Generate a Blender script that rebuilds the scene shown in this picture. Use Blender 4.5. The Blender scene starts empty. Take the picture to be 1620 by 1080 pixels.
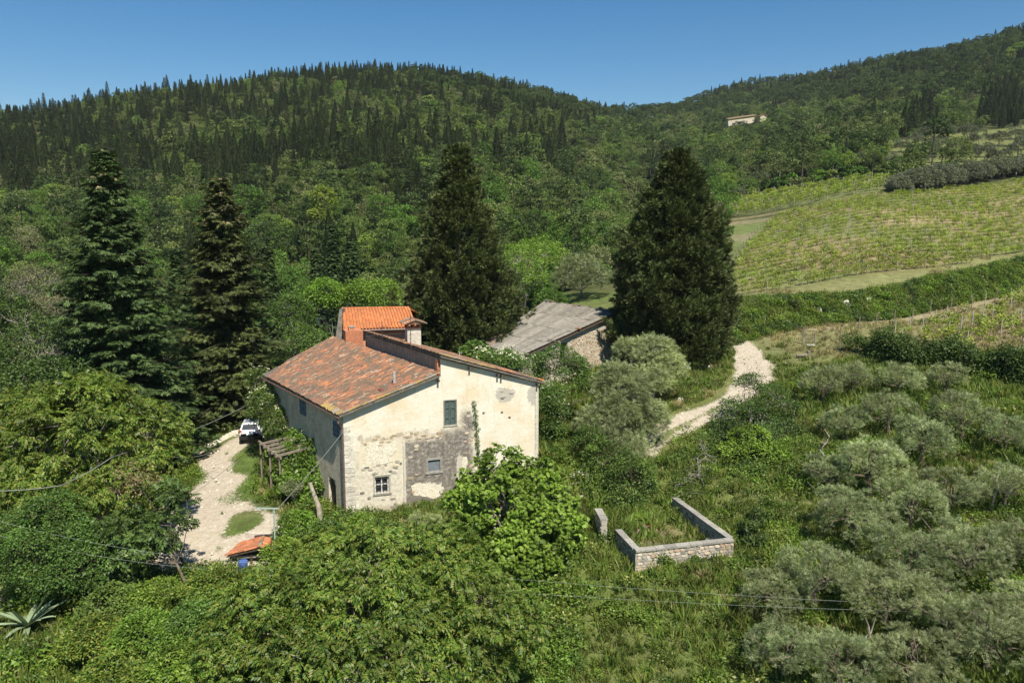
import bpy, math, random
import numpy as np
from math import radians as R, sin, cos, pi
rng = np.random.default_rng(7); random.seed(7)
S = bpy.context.scene; COL = S.collection
# ------------------------------------------------------------------ camera, light
F, HOR = 1260.0, 350.0
TH = math.atan((540-HOR)/F); CAM = np.array([0, 0, 18.0])
cam = bpy.data.objects.new('camera', bpy.data.cameras.new('camera')); COL.objects.link(cam)
cam.location = CAM; cam.rotation_euler = (pi/2-TH, 0, 0)
cam.data.sensor_width = 36; cam.data.lens = 36*F/1620; cam.data.clip_end = 6000; cam.data.clip_start = .5
S.camera = cam
SUN_EL, SUN_AZ = R(55), R(158)          # azimuth clockwise from +Y: right and behind the camera
w = bpy.data.worlds.new("World"); S.world = w; w.use_nodes = True
nt = w.node_tree; bg = nt.nodes['Background']; sky = nt.nodes.new('ShaderNodeTexSky')
sky.sky_type = 'NISHITA'; sky.sun_disc = False; sky.sun_elevation = SUN_EL; sky.sun_rotation = SUN_AZ
sky.altitude = 500; sky.air_density = 1.0; sky.dust_density = .25; sky.ozone_density = 2.2
hs = nt.nodes.new('ShaderNodeHueSaturation'); hs.inputs['Saturation'].default_value = 1.4; hs.inputs['Hue'].default_value = .497
nt.links.new(sky.outputs[0], hs.inputs['Color']); nt.links.new(hs.outputs[0], bg.inputs[0]); bg.inputs[1].default_value = .068
sl = bpy.data.lights.new('sun', 'SUN'); sl.energy = 4.7; sl.angle = R(.53); sl.color = (1, .945, .84)
so = bpy.data.objects.new('sun', sl); COL.objects.link(so)
so.rotation_euler = (pi/2-SUN_EL, 0, pi-SUN_AZ)
S.view_settings.view_transform = 'Standard'; S.view_settings.look = 'None'
S.view_settings.exposure = .6; S.view_settings.gamma = 1; S.view_settings.use_curve_mapping = False
S.render.engine = 'CYCLES'
S.cycles.max_bounces = 5; S.cycles.diffuse_bounces = 2; S.cycles.glossy_bounces = 1
S.cycles.transmission_bounces = 2; S.cycles.transparent_max_bounces = 4

def ray(px, py):
    u = (px-810)/F; v = (540-py)/F; c, s = cos(TH), sin(TH)
    return np.array([u, c+v*s, -s+v*c])
def aY(px, py, Y): d = ray(px, py); return CAM+d*Y/d[1]
def aZ(px, py, z): d = ray(px, py); return CAM+d*(z-18)/d[2]
def proj(p):
    q = np.asarray(p, float)-CAM; c, s = cos(TH), sin(TH)
    f = q[..., 1]*c-q[..., 2]*s; up = q[..., 1]*s+q[..., 2]*c
    f = np.maximum(f, .1)
    return 810+F*q[..., 0]/f, 540-F*up/f
# ------------------------------------------------------------------ terrain height
CPX = np.array([-500, 0, 200, 350, 550, 700, 850, 1000, 1150, 1350, 1620, 2100.])
RY = np.array([8, 25, 32, 38, 44, 50, 57, 66, 80, 95, 120, 160, 220, 300, 400, 500, 620, 750, 900, 1300, 3000.])
TB = np.array([
 # -500   0    200   350   550   700   850  1000  1150  1350  1620  2100
 [-9,  -8,   -9,   -9,   -9,   -9,   -9,  -9,   -8,   -7,   -6,   -4],   # 8
 [-4,  -3,  -4.5,  -5,   -5,   -5,   -5,  -4.5, -4,   -3.6, -3,   -1],   # 25
 [-2,  -1.3,-3.0,-3.2,  -3.6, -3.6, -3.2, -2.6, -2.2, -1.8, -1.2,  1],   # 32
 [-1.5,-1, -1.6, -1.2,  -1.6, -1.6, -1.5, -1,   -.6,  -.3,   .3,   3],   # 38
 [-3, -2.5, -.9, -.3,   -.1,    0,    .3,  .5,   .7,   .9,  1.6,   5],   # 44
 [-5, -4,  -1.0, -.1,     0,   .7,   1.7, 1.7,  1.9,  2.2,  3.2,   7],   # 50
 [-8, -6,  -2.0, 0,      .1,  1.0,   2.7, 2.9,  3.2,  3.6,  4.7,   8.5], # 57
 [-9, -8,  -4,  .1,      .3,  1.5,   3.3, 4.0,  4.7,  5.5,  6.2,   10],  # 66
 [-8, -9,  -7,  -2,      -1,    1,   4.2, 5.2,  6.8,  7.1,  7.0,   11],  # 80
 [-5, -9,  -8,  -5,      -4,   -2,   4.6, 6.0,  6.6,  7.3,  7.8,   12],  # 95
 [ 0, -5,  -6,  -6,      -5,   -2,   4.6, 7.0,  9.4, 11.4, 10.6,   15],  # 120
 [10,  5,   0,   0,       2,    5,   8,   9.8, 13.2, 18.0, 17.2,   24],  # 160
 [22, 15,  12,  12,      15,   17,  17,  14,   20.5, 28.0, 29.0,   38],  # 220
 [36, 32,  32,  34,      38,   38,  32,  19,   30,   42,   46,    60],   # 300
 [52, 55,  60,  62,      66,   64,  57,  42,   47,   60,   70,    95],   # 400
 [64, 76,  86,  92,      98,   95,  82,  66,   66,   84,  108,   145],   # 500
 [62, 80, 100, 110,     122,  122, 110,  91,   90,  114,  154,   195],   # 620
 [50, 68,  88, 100,     112,  116, 112, 112,  118,  148,  168,   215],   # 750
 [40, 50,  60,  70,      80,   84,  90, 106,  150,  150,  150,   190],   # 900
 [30, 30,  30,  30,      30,   30,  30,  40,   60,   60,   60,    80],   # 1300
 [20, 20,  20,  20,      20,   20,  20,  20,   30,   30,   30,    40]], float)
TB[15:19, :8] -= np.array([3, 6, 5, 5])[:, None]
CA = (CPX-810)/F; LY = np.log(RY)
def _w(t):
    return np.stack([-.5*t+t*t-.5*t**3, 1-2.5*t*t+1.5*t**3, .5*t+2*t*t-1.5*t**3, -.5*t*t+.5*t**3], -1)
def _pos(knots, v):
    v = np.clip(v, knots[0], knots[-1]-1e-6); i = np.clip(np.searchsorted(knots, v, 'right')-1, 0, len(knots)-2)
    return i, (v-knots[i])/(knots[i+1]-knots[i])
def _n2(x, y, s, o=0):
    x = x/s+o; y = y/s-o
    return (np.sin(x+1.7*np.sin(.7*y+o))+np.sin(1.3*y+1.1*np.sin(.9*x))+np.sin(.8*(x+y)+2.1*o))/3
BK = None
def T(x, y):
    x = np.asarray(x, float); y = np.asarray(y, float); yy = np.maximum(y, 8)
    i, t = _pos(CA, x/yy); j, s = _pos(LY, np.log(yy)); wi = _w(t); wj = _w(s); z = 0
    for a in range(4):
        ja = np.clip(j+a-1, 0, len(RY)-1)
        for b in range(4):
            z = z+wj[..., a]*wi[..., b]*TB[ja, np.clip(i+b-1, 0, len(CPX)-1)]
    if BK is not None:                      # the green terrace bank below the vineyard
        a, b = BK; d = (b-a)/np.linalg.norm(b-a); sd = (x-a[0])*-d[1]+(y-a[1])*d[0]; al = (x-a[0])*d[0]+(y-a[1])*d[1]
        k = np.clip((sd+.3*_n2(x, y, 5))/3.2, 0, 1); k = k*k*(3-2*k); z = z+2.4*k*np.clip((al+6)/12, 0, 1)
    z = z+.12*_n2(x, y, 4.5)*np.clip((y-20)/60, .25, 1)+.5*_n2(x, y, 17, 3)*np.clip((yy-95)/60, 0, 1)+2.2*_n2(x, y, 60, 1)*np.clip((yy-260)/200, 0, 1)
    k = np.clip(1-(np.hypot(x-8.6, y-43.2)-4.2)/3.5, 0, 1); k = k*k*(3-2*k); z = z*(1-k)+(.2+.04*(y-43))*k
    return z
BK = (np.array([23.5, 77.0]), np.array([72.0, 110.0]))
_TS = np.exp(np.linspace(math.log(14), math.log(1500), 900))
def G(px, py):
    d = ray(px, py); Y = _TS; p = CAM[None]+d[None]*(Y/d[1])[:, None]
    dz = p[:, 2]-T(p[:, 0], p[:, 1]); k = np.where(dz < 0)[0]
    if len(k) == 0: return p[-1]
    k = max(k[0], 1); f = dz[k-1]/(dz[k-1]-dz[k]); return p[k-1]*(1-f)+p[k]*f
def gz(x, y, dz=0): return np.array([x, y, float(T(x, y))+dz])
def poly(pxs): return np.array([G(*q)[:2] for q in pxs])
def sdist(P, Q):
    """signed distance (inside positive) of points P to polygon Q"""
    x, y = P[:, 0], P[:, 1]; ins = np.zeros(len(P), bool); dm = np.full(len(P), 1e9); n = len(Q)
    for i in range(n):
        a, b = Q[i], Q[(i+1) % n]
        c = ((a[1] > y) != (b[1] > y)) & (x < (b[0]-a[0])*(y-a[1])/(b[1]-a[1]+1e-12)+a[0]); ins ^= c
        ab = b-a; t = np.clip(((x-a[0])*ab[0]+(y-a[1])*ab[1])/(ab@ab+1e-12), 0, 1)
        dm = np.minimum(dm, np.hypot(x-a[0]-t*ab[0], y-a[1]-t*ab[1]))
    return np.where(ins, dm, -dm)
def ldist(P, L):
    dm = np.full(len(P), 1e9)
    for a, b in zip(L[:-1], L[1:]):
        ab = b-a; t = np.clip(((P-a)@ab)/(ab@ab), 0, 1); dm = np.minimum(dm, np.linalg.norm(P-a-t[:, None]*ab, axis=1))
    return dm
# ------------------------------------------------------------------ node helpers
class NB:
    def __init__(s, name):
        s.m = bpy.data.materials.new(name); s.m.use_nodes = True; s.t = s.m.node_tree; s.t.nodes.clear()
        s.out = s.n('ShaderNodeOutputMaterial')
    def n(s, ty, **kw):
        x = s.t.nodes.new(ty)
        for k, v in kw.items(): setattr(x, k, v)
        return x
    def L(s, a, b): s.t.links.new(a, b)
    def put(s, sock, v):
        if isinstance(v, bpy.types.NodeSocket): s.L(v, sock)
        elif isinstance(v, (tuple, list)) and len(v) == 3 and len(sock.default_value) == 4: sock.default_value = (*v, 1)
        else: sock.default_value = v
    def M(s, op, a, b=0., clamp=False):
        x = s.n('ShaderNodeMath', operation=op, use_clamp=clamp); s.put(x.inputs[0], a); s.put(x.inputs[1], b); return x.outputs[0]
    def noise(s, sc, det=4, vec=None, rough=.55, out=0, dist=0.):
        x = s.n('ShaderNodeTexNoise'); x.inputs['Scale'].default_value = sc; x.inputs['Detail'].default_value = det
        x.inputs['Roughness'].default_value = rough; x.inputs['Distortion'].default_value = dist
        if vec is not None: s.L(vec, x.inputs['Vector'])
        return x.outputs[out]
    def ramp(s, f, stops, interp='LINEAR'):
        x = s.n('ShaderNodeValToRGB'); e = x.color_ramp.elements; x.color_ramp.interpolation = interp
        while len(e) < len(stops): e.new(.5)
        for k, (p, c) in zip(e, stops): k.position = p; k.color = (*c, 1) if not isinstance(c, (int, float)) else (c, c, c, 1)
        s.L(f, x.inputs[0]); return x.outputs[0]
    def mix(s, f, a, b, mode='MIX'):
        x = s.n('ShaderNodeMix', data_type='RGBA', blend_type=mode); s.put(x.inputs[0], f); s.put(x.inputs[6], a); s.put(x.inputs[7], b); return x.outputs[2]
    def pos(s): return s.n('ShaderNodeNewGeometry').outputs['Position']
    def isl(s): return s.n('ShaderNodeNewGeometry').outputs['Random Per Island']
    def orn(s): return s.n('ShaderNodeObjectInfo').outputs['Random']
    def uv(s): return s.n('ShaderNodeUVMap').outputs[0]
    def attr(s, n, o='Color'): return s.n('ShaderNodeAttribute', attribute_name=n).outputs[o]
    def bsdf(s, col, rough=.8, spec=.3, bump=None, bs=.3, bd=.02, metal=0, trans=0, tcol=None):
        p = s.n('ShaderNodeBsdfPrincipled'); s.put(p.inputs['Base Color'], col); s.put(p.inputs['Roughness'], rough)
        p.inputs['Specular IOR Level'].default_value = spec; p.inputs['Metallic'].default_value = metal; o = p.outputs[0]
        if bump is not None:
            b = s.n('ShaderNodeBump'); b.inputs['Strength'].default_value = bs; b.inputs['Distance'].default_value = bd
            s.L(bump, b.inputs['Height']); s.L(b.outputs[0], p.inputs['Normal'])
        if trans:
            t = s.n('ShaderNodeBsdfTranslucent'); s.put(t.inputs[0], tcol if tcol is not None else col)
            m = s.n('ShaderNodeMixShader'); m.inputs[0].default_value = trans; s.L(o, m.inputs[1]); s.L(t.outputs[0], m.inputs[2]); o = m.outputs[0]
        s.L(o, s.out.inputs[0]); return s.m
MAT = {}
def plain(name, col, rough=.8, spec=.3, var=.25, sc=6., bump=.0, metal=0):
    if name in MAT: return MAT[name]
    b = NB(name); n = b.noise(sc, 5, b.pos()); c = b.ramp(n, [(.3, tuple(x*(1-var) for x in col)), (.7, tuple(min(1, x*(1+var)) for x in col))])
    MAT[name] = b.bsdf(c, rough, spec, n if bump else None, bump, .02, metal); return MAT[name]
def leafmat(name, cols, trans=.28, objvar=.25, hue=.02, rough=.5, sc=.5, gain=1.35):
    """per-leaf colour from a ramp, slow drift through the crown, brightness and hue per tree"""
    b = NB(name); cols = [tuple(v*gain for v in c) for c in cols]; k = len(cols); c = b.ramp(b.isl(), [((i+.5)/k, q) for i, q in enumerate(cols)])
    n = b.noise(sc, 3, b.pos()); o = b.orn()
    h = b.n('ShaderNodeHueSaturation'); b.L(c, h.inputs['Color'])
    b.L(b.M('ADD', b.M('MULTIPLY', b.M('SUBTRACT', b.M('FRACT', b.M('MULTIPLY', o, 7.31)), .5), hue*2), .5), h.inputs['Hue'])
    b.L(b.M('ADD', b.M('MULTIPLY', o, objvar*2), 1-objvar-.0), h.inputs['Value'])
    v = b.mix(1., h.outputs[0], b.ramp(n, [(.32, .62), (.68, 1.32)]), 'MULTIPLY')
    tc = b.mix(1., v, (1.25, 1.35, .55), 'MULTIPLY')
    v = b.mix(1., v, (1.08, 1.05, .9), 'MULTIPLY'); MAT[name] = b.bsdf(v, rough, .35, trans=trans, tcol=tc); return MAT[name]
# ------------------------------------------------------------------ mesh helpers
def mesh(name, V, Fc, mat=None, smooth=False, uv=None, mi=None):
    me = bpy.data.meshes.new(name); V = np.asarray(V, np.float32)
    if isinstance(Fc, np.ndarray):
        k = Fc.shape[1]; n = len(Fc); me.vertices.add(len(V)); me.vertices.foreach_set('co', V.ravel())
        me.loops.add(n*k); me.loops.foreach_set('vertex_index', Fc.astype(np.int32).ravel())
        me.polygons.add(n); me.polygons.foreach_set('loop_start', np.arange(0, n*k, k, dtype=np.int32))
        me.update(calc_edges=True)
    else: me.from_pydata(V.tolist(), [], Fc)
    if uv is not None:
        li = np.zeros(len(me.loops), np.int32); me.loops.foreach_get('vertex_index', li)
        l = me.uv_layers.new(name='uv'); l.data.foreach_set('uv', np.asarray(uv, np.float32)[li].ravel())
    if mat is not None:
        for m in (mat if isinstance(mat, list) else [mat]): me.materials.append(m)
    if mi is not None: me.polygons.foreach_set('material_index', np.asarray(mi, np.int32))
    if smooth: me.polygons.foreach_set('use_smooth', np.ones(len(me.polygons), bool))
    me.update(); return me
def link(name, me, parent=None, loc=None, rz=0, sc=None):
    o = bpy.data.objects.new(name, me); COL.objects.link(o)
    if parent is not None: o.parent = parent
    if loc is not None: o.location = loc
    if rz: o.rotation_euler = (0, 0, rz)
    if sc is not None: o.scale = (sc, sc, sc) if isinstance(sc, (int, float)) else sc
    return o
def tag(o, label=None, cat=None, group=None, kind=None):
    if label: o['label'] = label
    if cat: o['category'] = cat
    if group: o['group'] = group
    if kind: o['kind'] = kind
    return o
def empty(name, loc, label, cat, group=None, rz=0):
    o = bpy.data.objects.new(name, None); COL.objects.link(o); o.location = loc; o.rotation_euler = (0, 0, rz); o.empty_display_size = .2
    return tag(o, label, cat, group)
class MB:
    """collects simple solids into one mesh"""
    def __init__(s): s.v = []; s.f = []; s.u = []; s.n = 0
    def add(s, V, Fc, uv=None):
        V = np.asarray(V, float); s.v.append(V); s.u.append(np.zeros((len(V), 2)) if uv is None else np.asarray(uv, float))
        s.f += [tuple(int(i)+s.n for i in q) for q in Fc]; s.n += len(V); return s
    def prism(s, base, top):
        n = len(base); V = list(base)+list(top)
        return s.add(V, [tuple(range(n-1, -1, -1)), tuple(range(n, 2*n))]+[(i, (i+1) % n, n+(i+1) % n, n+i) for i in range(n)])
    def box(s, c, sx, sy, sz, ax=(1, 0, 0), up=(0, 0, 1)):
        a = np.asarray(ax, float); a = a/np.linalg.norm(a); u = np.asarray(up, float); u = u-(u@a)*a; u /= np.linalg.norm(u); b = np.cross(u, a); c = np.asarray(c, float)
        q = [(-1, -1), (1, -1), (1, 1), (-1, 1)]
        return s.prism([c+a*i*sx/2+b*j*sy/2-u*sz/2 for i, j in q], [c+a*i*sx/2+b*j*sy/2+u*sz/2 for i, j in q])
    def beam(s, p, q, wd, h, up=(0, 0, 1)):
        p = np.asarray(p, float); q = np.asarray(q, float); d = q-p; return s.box((p+q)/2, np.linalg.norm(d), wd, h, d, up)
    def tube(s, pts, rad, k=6, cap=True):
        pts = np.asarray(pts, float); n = len(pts); rad = np.full(n, rad) if np.isscalar(rad) else np.asarray(rad, float)
        tg = np.gradient(pts, axis=0); tg /= np.linalg.norm(tg, axis=1)[:, None]+1e-9
        h = np.where(np.abs(tg[:, 2:3]) < .9, np.array([[0, 0, 1.]]), np.array([[1., 0, 0]])); a = np.cross(tg, h); a /= np.linalg.norm(a, axis=1)[:, None]; b = np.cross(tg, a)
        an = np.arange(k)*2*pi/k
        V = (pts[:, None]+rad[:, None, None]*(a[:, None]*np.cos(an)[None, :, None]+b[:, None]*np.sin(an)[None, :, None])).reshape(-1, 3)
        fs = [(i*k+j, i*k+(j+1) % k, (i+1)*k+(j+1) % k, (i+1)*k+j) for i in range(n-1) for j in range(k)]
        if cap: fs += [tuple(range(k-1, -1, -1)), tuple(range((n-1)*k, n*k))]
        return s.add(V, fs)
    def obj(s, name, mat, parent=None, org=None, smooth=False, uv=False, **kw):
        V = np.concatenate(s.v)
        if org is None and parent is not None and parent.parent is None: org = np.array(parent.location)
        if org is None: org = np.zeros(3)
        loc = np.zeros(3)
        if parent is None: org = np.array([V[:, 0].mean(), V[:, 1].mean(), V[:, 2].min()]); loc = org
        o = link(name, mesh(name, V-org, s.f, mat, smooth, np.concatenate(s.u) if uv else None), parent, loc)
        return tag(o, **kw)
def frames(d, up):
    d = d/(np.linalg.norm(d, axis=1)[:, None]+1e-9); z = up-(up*d).sum(1)[:, None]*d; z /= np.linalg.norm(z, axis=1)[:, None]+1e-9
    return np.stack([np.cross(d, z), d, z], 2)
def rep(pv, pf, M, t):
    V = np.einsum('nij,kj->nki', M, pv)+t[:, None]; N, k = len(M), len(pv)
    return V.reshape(-1, 3), (pf[None]+(np.arange(N)*k)[:, None, None]).reshape(-1, pf.shape[1])
def rs(n): v = rng.normal(size=(n, 3)); return v/np.linalg.norm(v, axis=1)[:, None]
def rhomb(l=1., wd=.5, fold=.08, dr=.1): return np.array([[0, 0, 0], [wd/2, .45*l, fold*l], [0, l, -dr*l], [-wd/2, .45*l, fold*l]])
Q1 = np.array([[0, 1, 2, 3]])
def compose(items):
    V = []; Fc = []; n = 0
    for v, M, t in items: V.append(v@np.asarray(M).T+t); Fc.append(Q1+n); n += 4
    return np.concatenate(V), np.concatenate(Fc)
def rzm(a): c, s = cos(a), sin(a); return np.array([[c, -s, 0], [s, c, 0], [0, 0, 1]])
def rxm(a): c, s = cos(a), sin(a); return np.array([[1, 0, 0], [0, c, -s], [0, s, c]])
LEAF = (rhomb(), Q1)
_w = _w
WAL = compose([(rhomb(.46, .2, .06, .2), rzm(sg*-1.0)@rxm(-.25), np.array([0, y, -.25*y*y])) for y in (.28, .5, .72) for sg in (1, -1)]+[(rhomb(.5, .24, .05, .15), rxm(-.5), np.array([0, .8, -.18]))])
SPR = compose([(rhomb(.42, .085, .02, .0), rzm(sg*-.7)@rxm(.15), np.array([0, y, .02])) for y in (.1, .35, .6) for sg in (1, -1)]+[(rhomb(.4, .09, .0, .0), np.eye(3), np.array([0, .75, 0]))])
NEE = compose([(rhomb(.7, .2, .03, .12), rzm(sg*-.55), np.array([0, y, -.05*y])) for y in (.1, .5) for sg in (1, -1)]+[(rhomb(.8, .24, .02, .1), np.eye(3), np.array([0, .5, -.04]))])
TUF = compose([(rhomb(.9, .2, .05, .0), rzm(a)@rxm(b), np.array([0, y, 0])) for a, b, y in ((.4, .2, 0), (-.45, -.1, .05), (0, .4, .2), (.15, -.35, .35))])
FIV = compose([(rhomb(.75, .42, .06, .15), rzm(a)@rxm(-.2), np.array([0, .25, 0])) for a in (-1.2, -.6, 0, .6, 1.2)])
def sprays(C, rad, n, proto, size, up=.35, droop=.2, inner=.55, flat=1., jit=.7, cen=None, outw=.6):
    """leaf sprays over clump spheres; C clump centres, rad radii"""
    C = np.repeat(C, n, 0); rad = np.repeat(rad, n); d = rs(len(C)); d[:, 2] += up
    if cen is not None:
        o = C-cen; o /= np.linalg.norm(o, axis=1)[:, None]+1e-9; d += outw*o
    d /= np.linalg.norm(d, axis=1)[:, None]
    p = C+d*(rad*rng.uniform(inner, 1.05, len(C)))[:, None]*np.array([1, 1, flat])
    dd = d+jit*rs(len(C)); dd[:, 2] = dd[:, 2]*.6-droop
    nn = d+.6*rs(len(C))+np.array([0, 0, .5])
    Mx = frames(dd, nn)*(size*rng.uniform(.7, 1.3, len(C)))[:, None, None]
    return rep(proto[0], proto[1], Mx, p)
def joinl(L):
    V = []; Fc = []; n = 0
    for v, f in L: V.append(v); Fc.append(f+n); n += len(v)
    return np.concatenate(V), np.concatenate(Fc)
def lobes(ells, n, thick=.35, low=-.5):
    """clump centres near the surface of several ellipsoids, (cx,cy,cz,rx,ry,rz)"""
    E = np.array(ells, float); wt = (E[:, 3]*E[:, 4]+E[:, 3]*E[:, 5]); wt /= wt.sum(); out = []
    while sum(map(len, out)) < n:
        k = rng.choice(len(E), n, p=wt); d = rs(n); r = 1-thick*rng.random(n)**1.5
        p = E[k, :3]+d*r[:, None]*E[k, 3:]; ok = d[:, 2] > low
        for e in E: ok &= (((p-e[:3])/e[3:])**2).sum(1) > .38
        out.append(p[ok])
    return np.concatenate(out)[:n]
def woody(mb, base, fork, ends, clumps, r0, rng_=random, twigs=.5, k=6, wob=.12, sides=4):
    base = np.asarray(base, float); fork = np.asarray(fork, float)
    L = np.linalg.norm(fork-base); m = (base+fork)/2+rs(1)[0]*L*wob*.5
    mb.tube([base-np.array([0, 0, .3]), base+np.array([0, 0, .15]), m, fork], [r0*1.35, r0*1.05, r0*.85, r0*.7], k+1)
    nodes = [fork]
    for e in ends:
        e = np.asarray(e, float); l = np.linalg.norm(e-fork); a = fork+(e-fork)*.35+rs(1)[0]*l*wob; b = fork+(e-fork)*.7+rs(1)[0]*l*wob
        r = r0*.45; mb.tube([fork, a, b, e], [r, r*.75, r*.5, r*.25], k-1, False); nodes += [a, b, e, (a+b)/2, (b+e)/2]
    N = np.array(nodes)
    for c in clumps:
        if random.random() > twigs: continue
        d = np.linalg.norm(N-c, axis=1)+.4*np.linalg.norm(N-fork, axis=1)*0; i = int(np.argmin(d)); a = N[i]; l = d[i]
        m = (a+c)/2+rs(1)[0]*l*.13-np.array([0, 0, -.06*l]); r = min(r0*.22, .012+.018*l); mb.tube([a, m, c], [r, r*.7, r*.3], sides, False)
    return mb
# ------------------------------------------------------------------ regions on the ground (world polygons)
YARD = poly([(392, 676), (420, 690), (402, 735), (395, 790), (440, 812), (448, 860), (420, 905), (330, 905), (225, 905), (225, 850), (300, 790), (318, 742), (300, 725), (330, 700)])
TRK1 = [G(*q)[:2] for q in [(1140, 505), (1163, 533), (1188, 562), (1180, 598), (1150, 632), (1100, 652), (1050, 678), (1020, 705)]]
TRK2 = [G(*q)[:2] for q in [(1188, 562), (1205, 590), (1185, 622), (1140, 652), (1095, 675), (1055, 697), (1020, 722)]]
TRKJ = poly([(1160, 545), (1195, 560), (1228, 577), (1222, 600), (1200, 625), (1170, 620), (1180, 590)])
LEFTP = poly([(-60, 930), (10, 925), (22, 955), (0, 985), (-60, 990)])
VINE1 = poly([(1140, 474), (1152, 430), (1178, 392), (1226, 343), (1290, 328), (1400, 309), (1425, 306), (1640, 281), (1760, 268), (1760, 392), (1640, 399), (1500, 424), (1400, 438), (1280, 458)])
VINE2 = poly([(1105, 322), (1180, 312), (1300, 294), (1408, 284), (1400, 303), (1290, 321), (1200, 338), (1130, 345)])
VINE3 = poly([(1385, 545), (1440, 520), (1500, 500), (1560, 482), (1640, 462), (1700, 470), (1700, 552), (1500, 552)])
PATHV = [G(*q)[:2] for q in [(1130, 352), (1200, 342), (1290, 325), (1400, 306)]]
GREENW = poly([(1095, 455), (1100, 362), (1135, 354), (1228, 343), (1180, 390), (1150, 430), (1140, 455)])
BANKP = [G(*q)[:2] for q in [(1150, 481), (1280, 467), (1400, 448), (1500, 432), (1640, 406)]]
LOWP = [G(*q)[:2] for q in [(1230, 532), (1330, 510), (1440, 483), (1560, 458), (1640, 448)]]
MEAD = poly([(880, 480), (890, 466), (960, 463), (1000, 460), (1000, 500)])
OLV2 = poly([(1400, 270), (1412, 225), (1480, 212), (1640, 195), (1700, 260), (1640, 262)])
FARM = poly([(965, 372), (968, 345), (1000, 335), (1010, 370)])
CLEAR = poly([(-40, 447), (-40, 430), (30, 436), (60, 447)])
# ------------------------------------------------------------------ ground sheet
nu, ny = 560, 620
ug = np.linspace(-1.35, 1.35, nu); yg = np.concatenate([np.linspace(-60, 9, 12), np.exp(np.linspace(math.log(10), math.log(2600), ny-12))]); ny = len(yg)
UU, YY = np.meshgrid(ug, yg); XX = UU*np.maximum(YY, 22+0*YY); P2 = np.stack([XX.ravel(), YY.ravel()], 1)
ZZ = T(P2[:, 0], P2[:, 1])
def nz(sc, o): return _n2(P2[:, 0], P2[:, 1], sc, o)
def sm(d, wd): return np.clip(.5+d/(2*wd), 0, 1)
near = P2[:, 1] < 130
grav = np.zeros(len(P2)); gi = near
pn = P2[gi]; jit = .6*_n2(pn[:, 0], pn[:, 1], 1.4, 2)+.35*_n2(pn[:, 0], pn[:, 1], .6, 5)
g = sm(sdist(pn, YARD)+jit, .9)
for l, wd in ((TRK1[:4], 1.15), (TRK1[3:], .5), (TRK2[:3], .9), (TRK2[2:], .5)): g = np.maximum(g, sm(wd-ldist(pn, l)+jit*.6, .5))
g = np.maximum(g, sm(sdist(pn, TRKJ)+jit, .8)); g = np.maximum(g, sm(sdist(pn, LEFTP)+jit, .8))
# grass strips inside the yard
for q, rx in (((405, 727), 1.5), ((398, 770), 1.2), ((395, 712), .9), ((345, 700), 1.3), ((388, 822), .8)):
    c = G(*q)[:2]; g *= 1-.85*np.clip(1.6-np.linalg.norm((pn-c)/np.array([rx, rx*1.8]), axis=1)+jit, 0, 1)
grav[gi] = g
col = np.tile(np.array([.09, .135, .03]), (len(P2), 1))       # grass
k = sm(nz(9, 1)+.3*nz(3, 2), .6)[:, None]; col = col*(1-k)+np.array([.13, .15, .042])*k
far = sm(P2[:, 1]-105, 20)[:, None]; col = col*(1-far)+np.array([.038, .052, .017])*far
def paint(mask, c): 
    global col
    mask = mask[:, None]; col = col*(1-mask)+np.array(c)*mask
vj = .8*nz(3, 4)+.6*nz(1.3, 7)
for Q, c in ((VINE1, (.2, .175, .075)), (VINE2, (.14, .16, .055)), (VINE3, (.24, .19, .1)), (OLV2, (.15, .165, .055)), (MEAD, (.12, .155, .045)), (FARM, (.14, .16, .05)), (CLEAR, (.26, .24, .13))):
    paint(sm(sdist(P2, Q)+vj, 1.2), c)
dv = sm(sdist(P2, VINE1), 2)*sm(nz(11, 3)+.7*nz(4, 9)-.1, .5); paint(dv*.8, (.3, .235, .125))
sv = sm(sdist(P2, VINE1), 2)*sm(nz(8, 6)+.6*nz(3, 1)-.25, .4); paint(sv*.7, (.11, .15, .04))
paint(sm(3-ldist(P2, BANKP)+vj, 1)*1., (.21, .215, .085)); paint(sm(1.6-ldist(P2, LOWP)+vj*.5, .8), (.28, .24, .13))
paint(sm(1.6-ldist(P2, PATHV)+vj, 1), (.24, .2, .1)); paint(sm(sdist(P2, GREENW)+vj, 1.5), (.15, .185, .062)); paint(sm(sdist(P2, GREENW)+vj, 1.5)*sm(nz(5, 4)-.3, .3), (.24, .21, .12))
a, b = BK; d = (b-a)/np.linalg.norm(b-a); sd = (P2-a)@np.array([-d[1], d[0]]); al = (P2-a)@d
paint(sm(sd+.3, .8)*sm(3.6-sd, .8)*sm(al+8, 3)*(P2[:, 1] < 160), (.095, .15, .035))
paint(sm(-sd-.2, .8)*sm(sd+9, 1)*sm(al+3, 3)*near*.9, (.2, .19, .085)); paint(sm(-sd-.3, .4)*sm(sd+2.6, .4)*sm(al-7, 2)*near, (.31, .26, .15))
for q, r_, c in (((1100, 610), 3.5, (.17, .16, .07)), ((1290, 575), 5, (.14, .15, .055)), ((1520, 850), 3, (.15, .12, .085)), ((1040, 845), 2.2, (.19, .15, .08)), ((1300, 800), 4, (.12, .14, .05)), ((1640, 790), 2.5, (.16, .125, .09)), ((60, 1010), 3, (.2, .17, .12)), ((440, 790), 2.5, (.16, .15, .075)), ((1230, 880), 4, (.11, .13, .04)), ((1540, 615), 7, (.12, .14, .045))):
    c0 = G(*q)[:2]; paint(np.clip(1.4-np.linalg.norm(P2-c0, axis=1)/r_+.5*vj, 0, 1)*.85, c)
b = NB('ground'); ps = b.pos(); c = b.attr('col'); n1 = b.noise(.9, 6, ps, .65); n2 = b.noise(7, 5, ps, .7); n3 = b.noise(.16, 4, ps)
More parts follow.
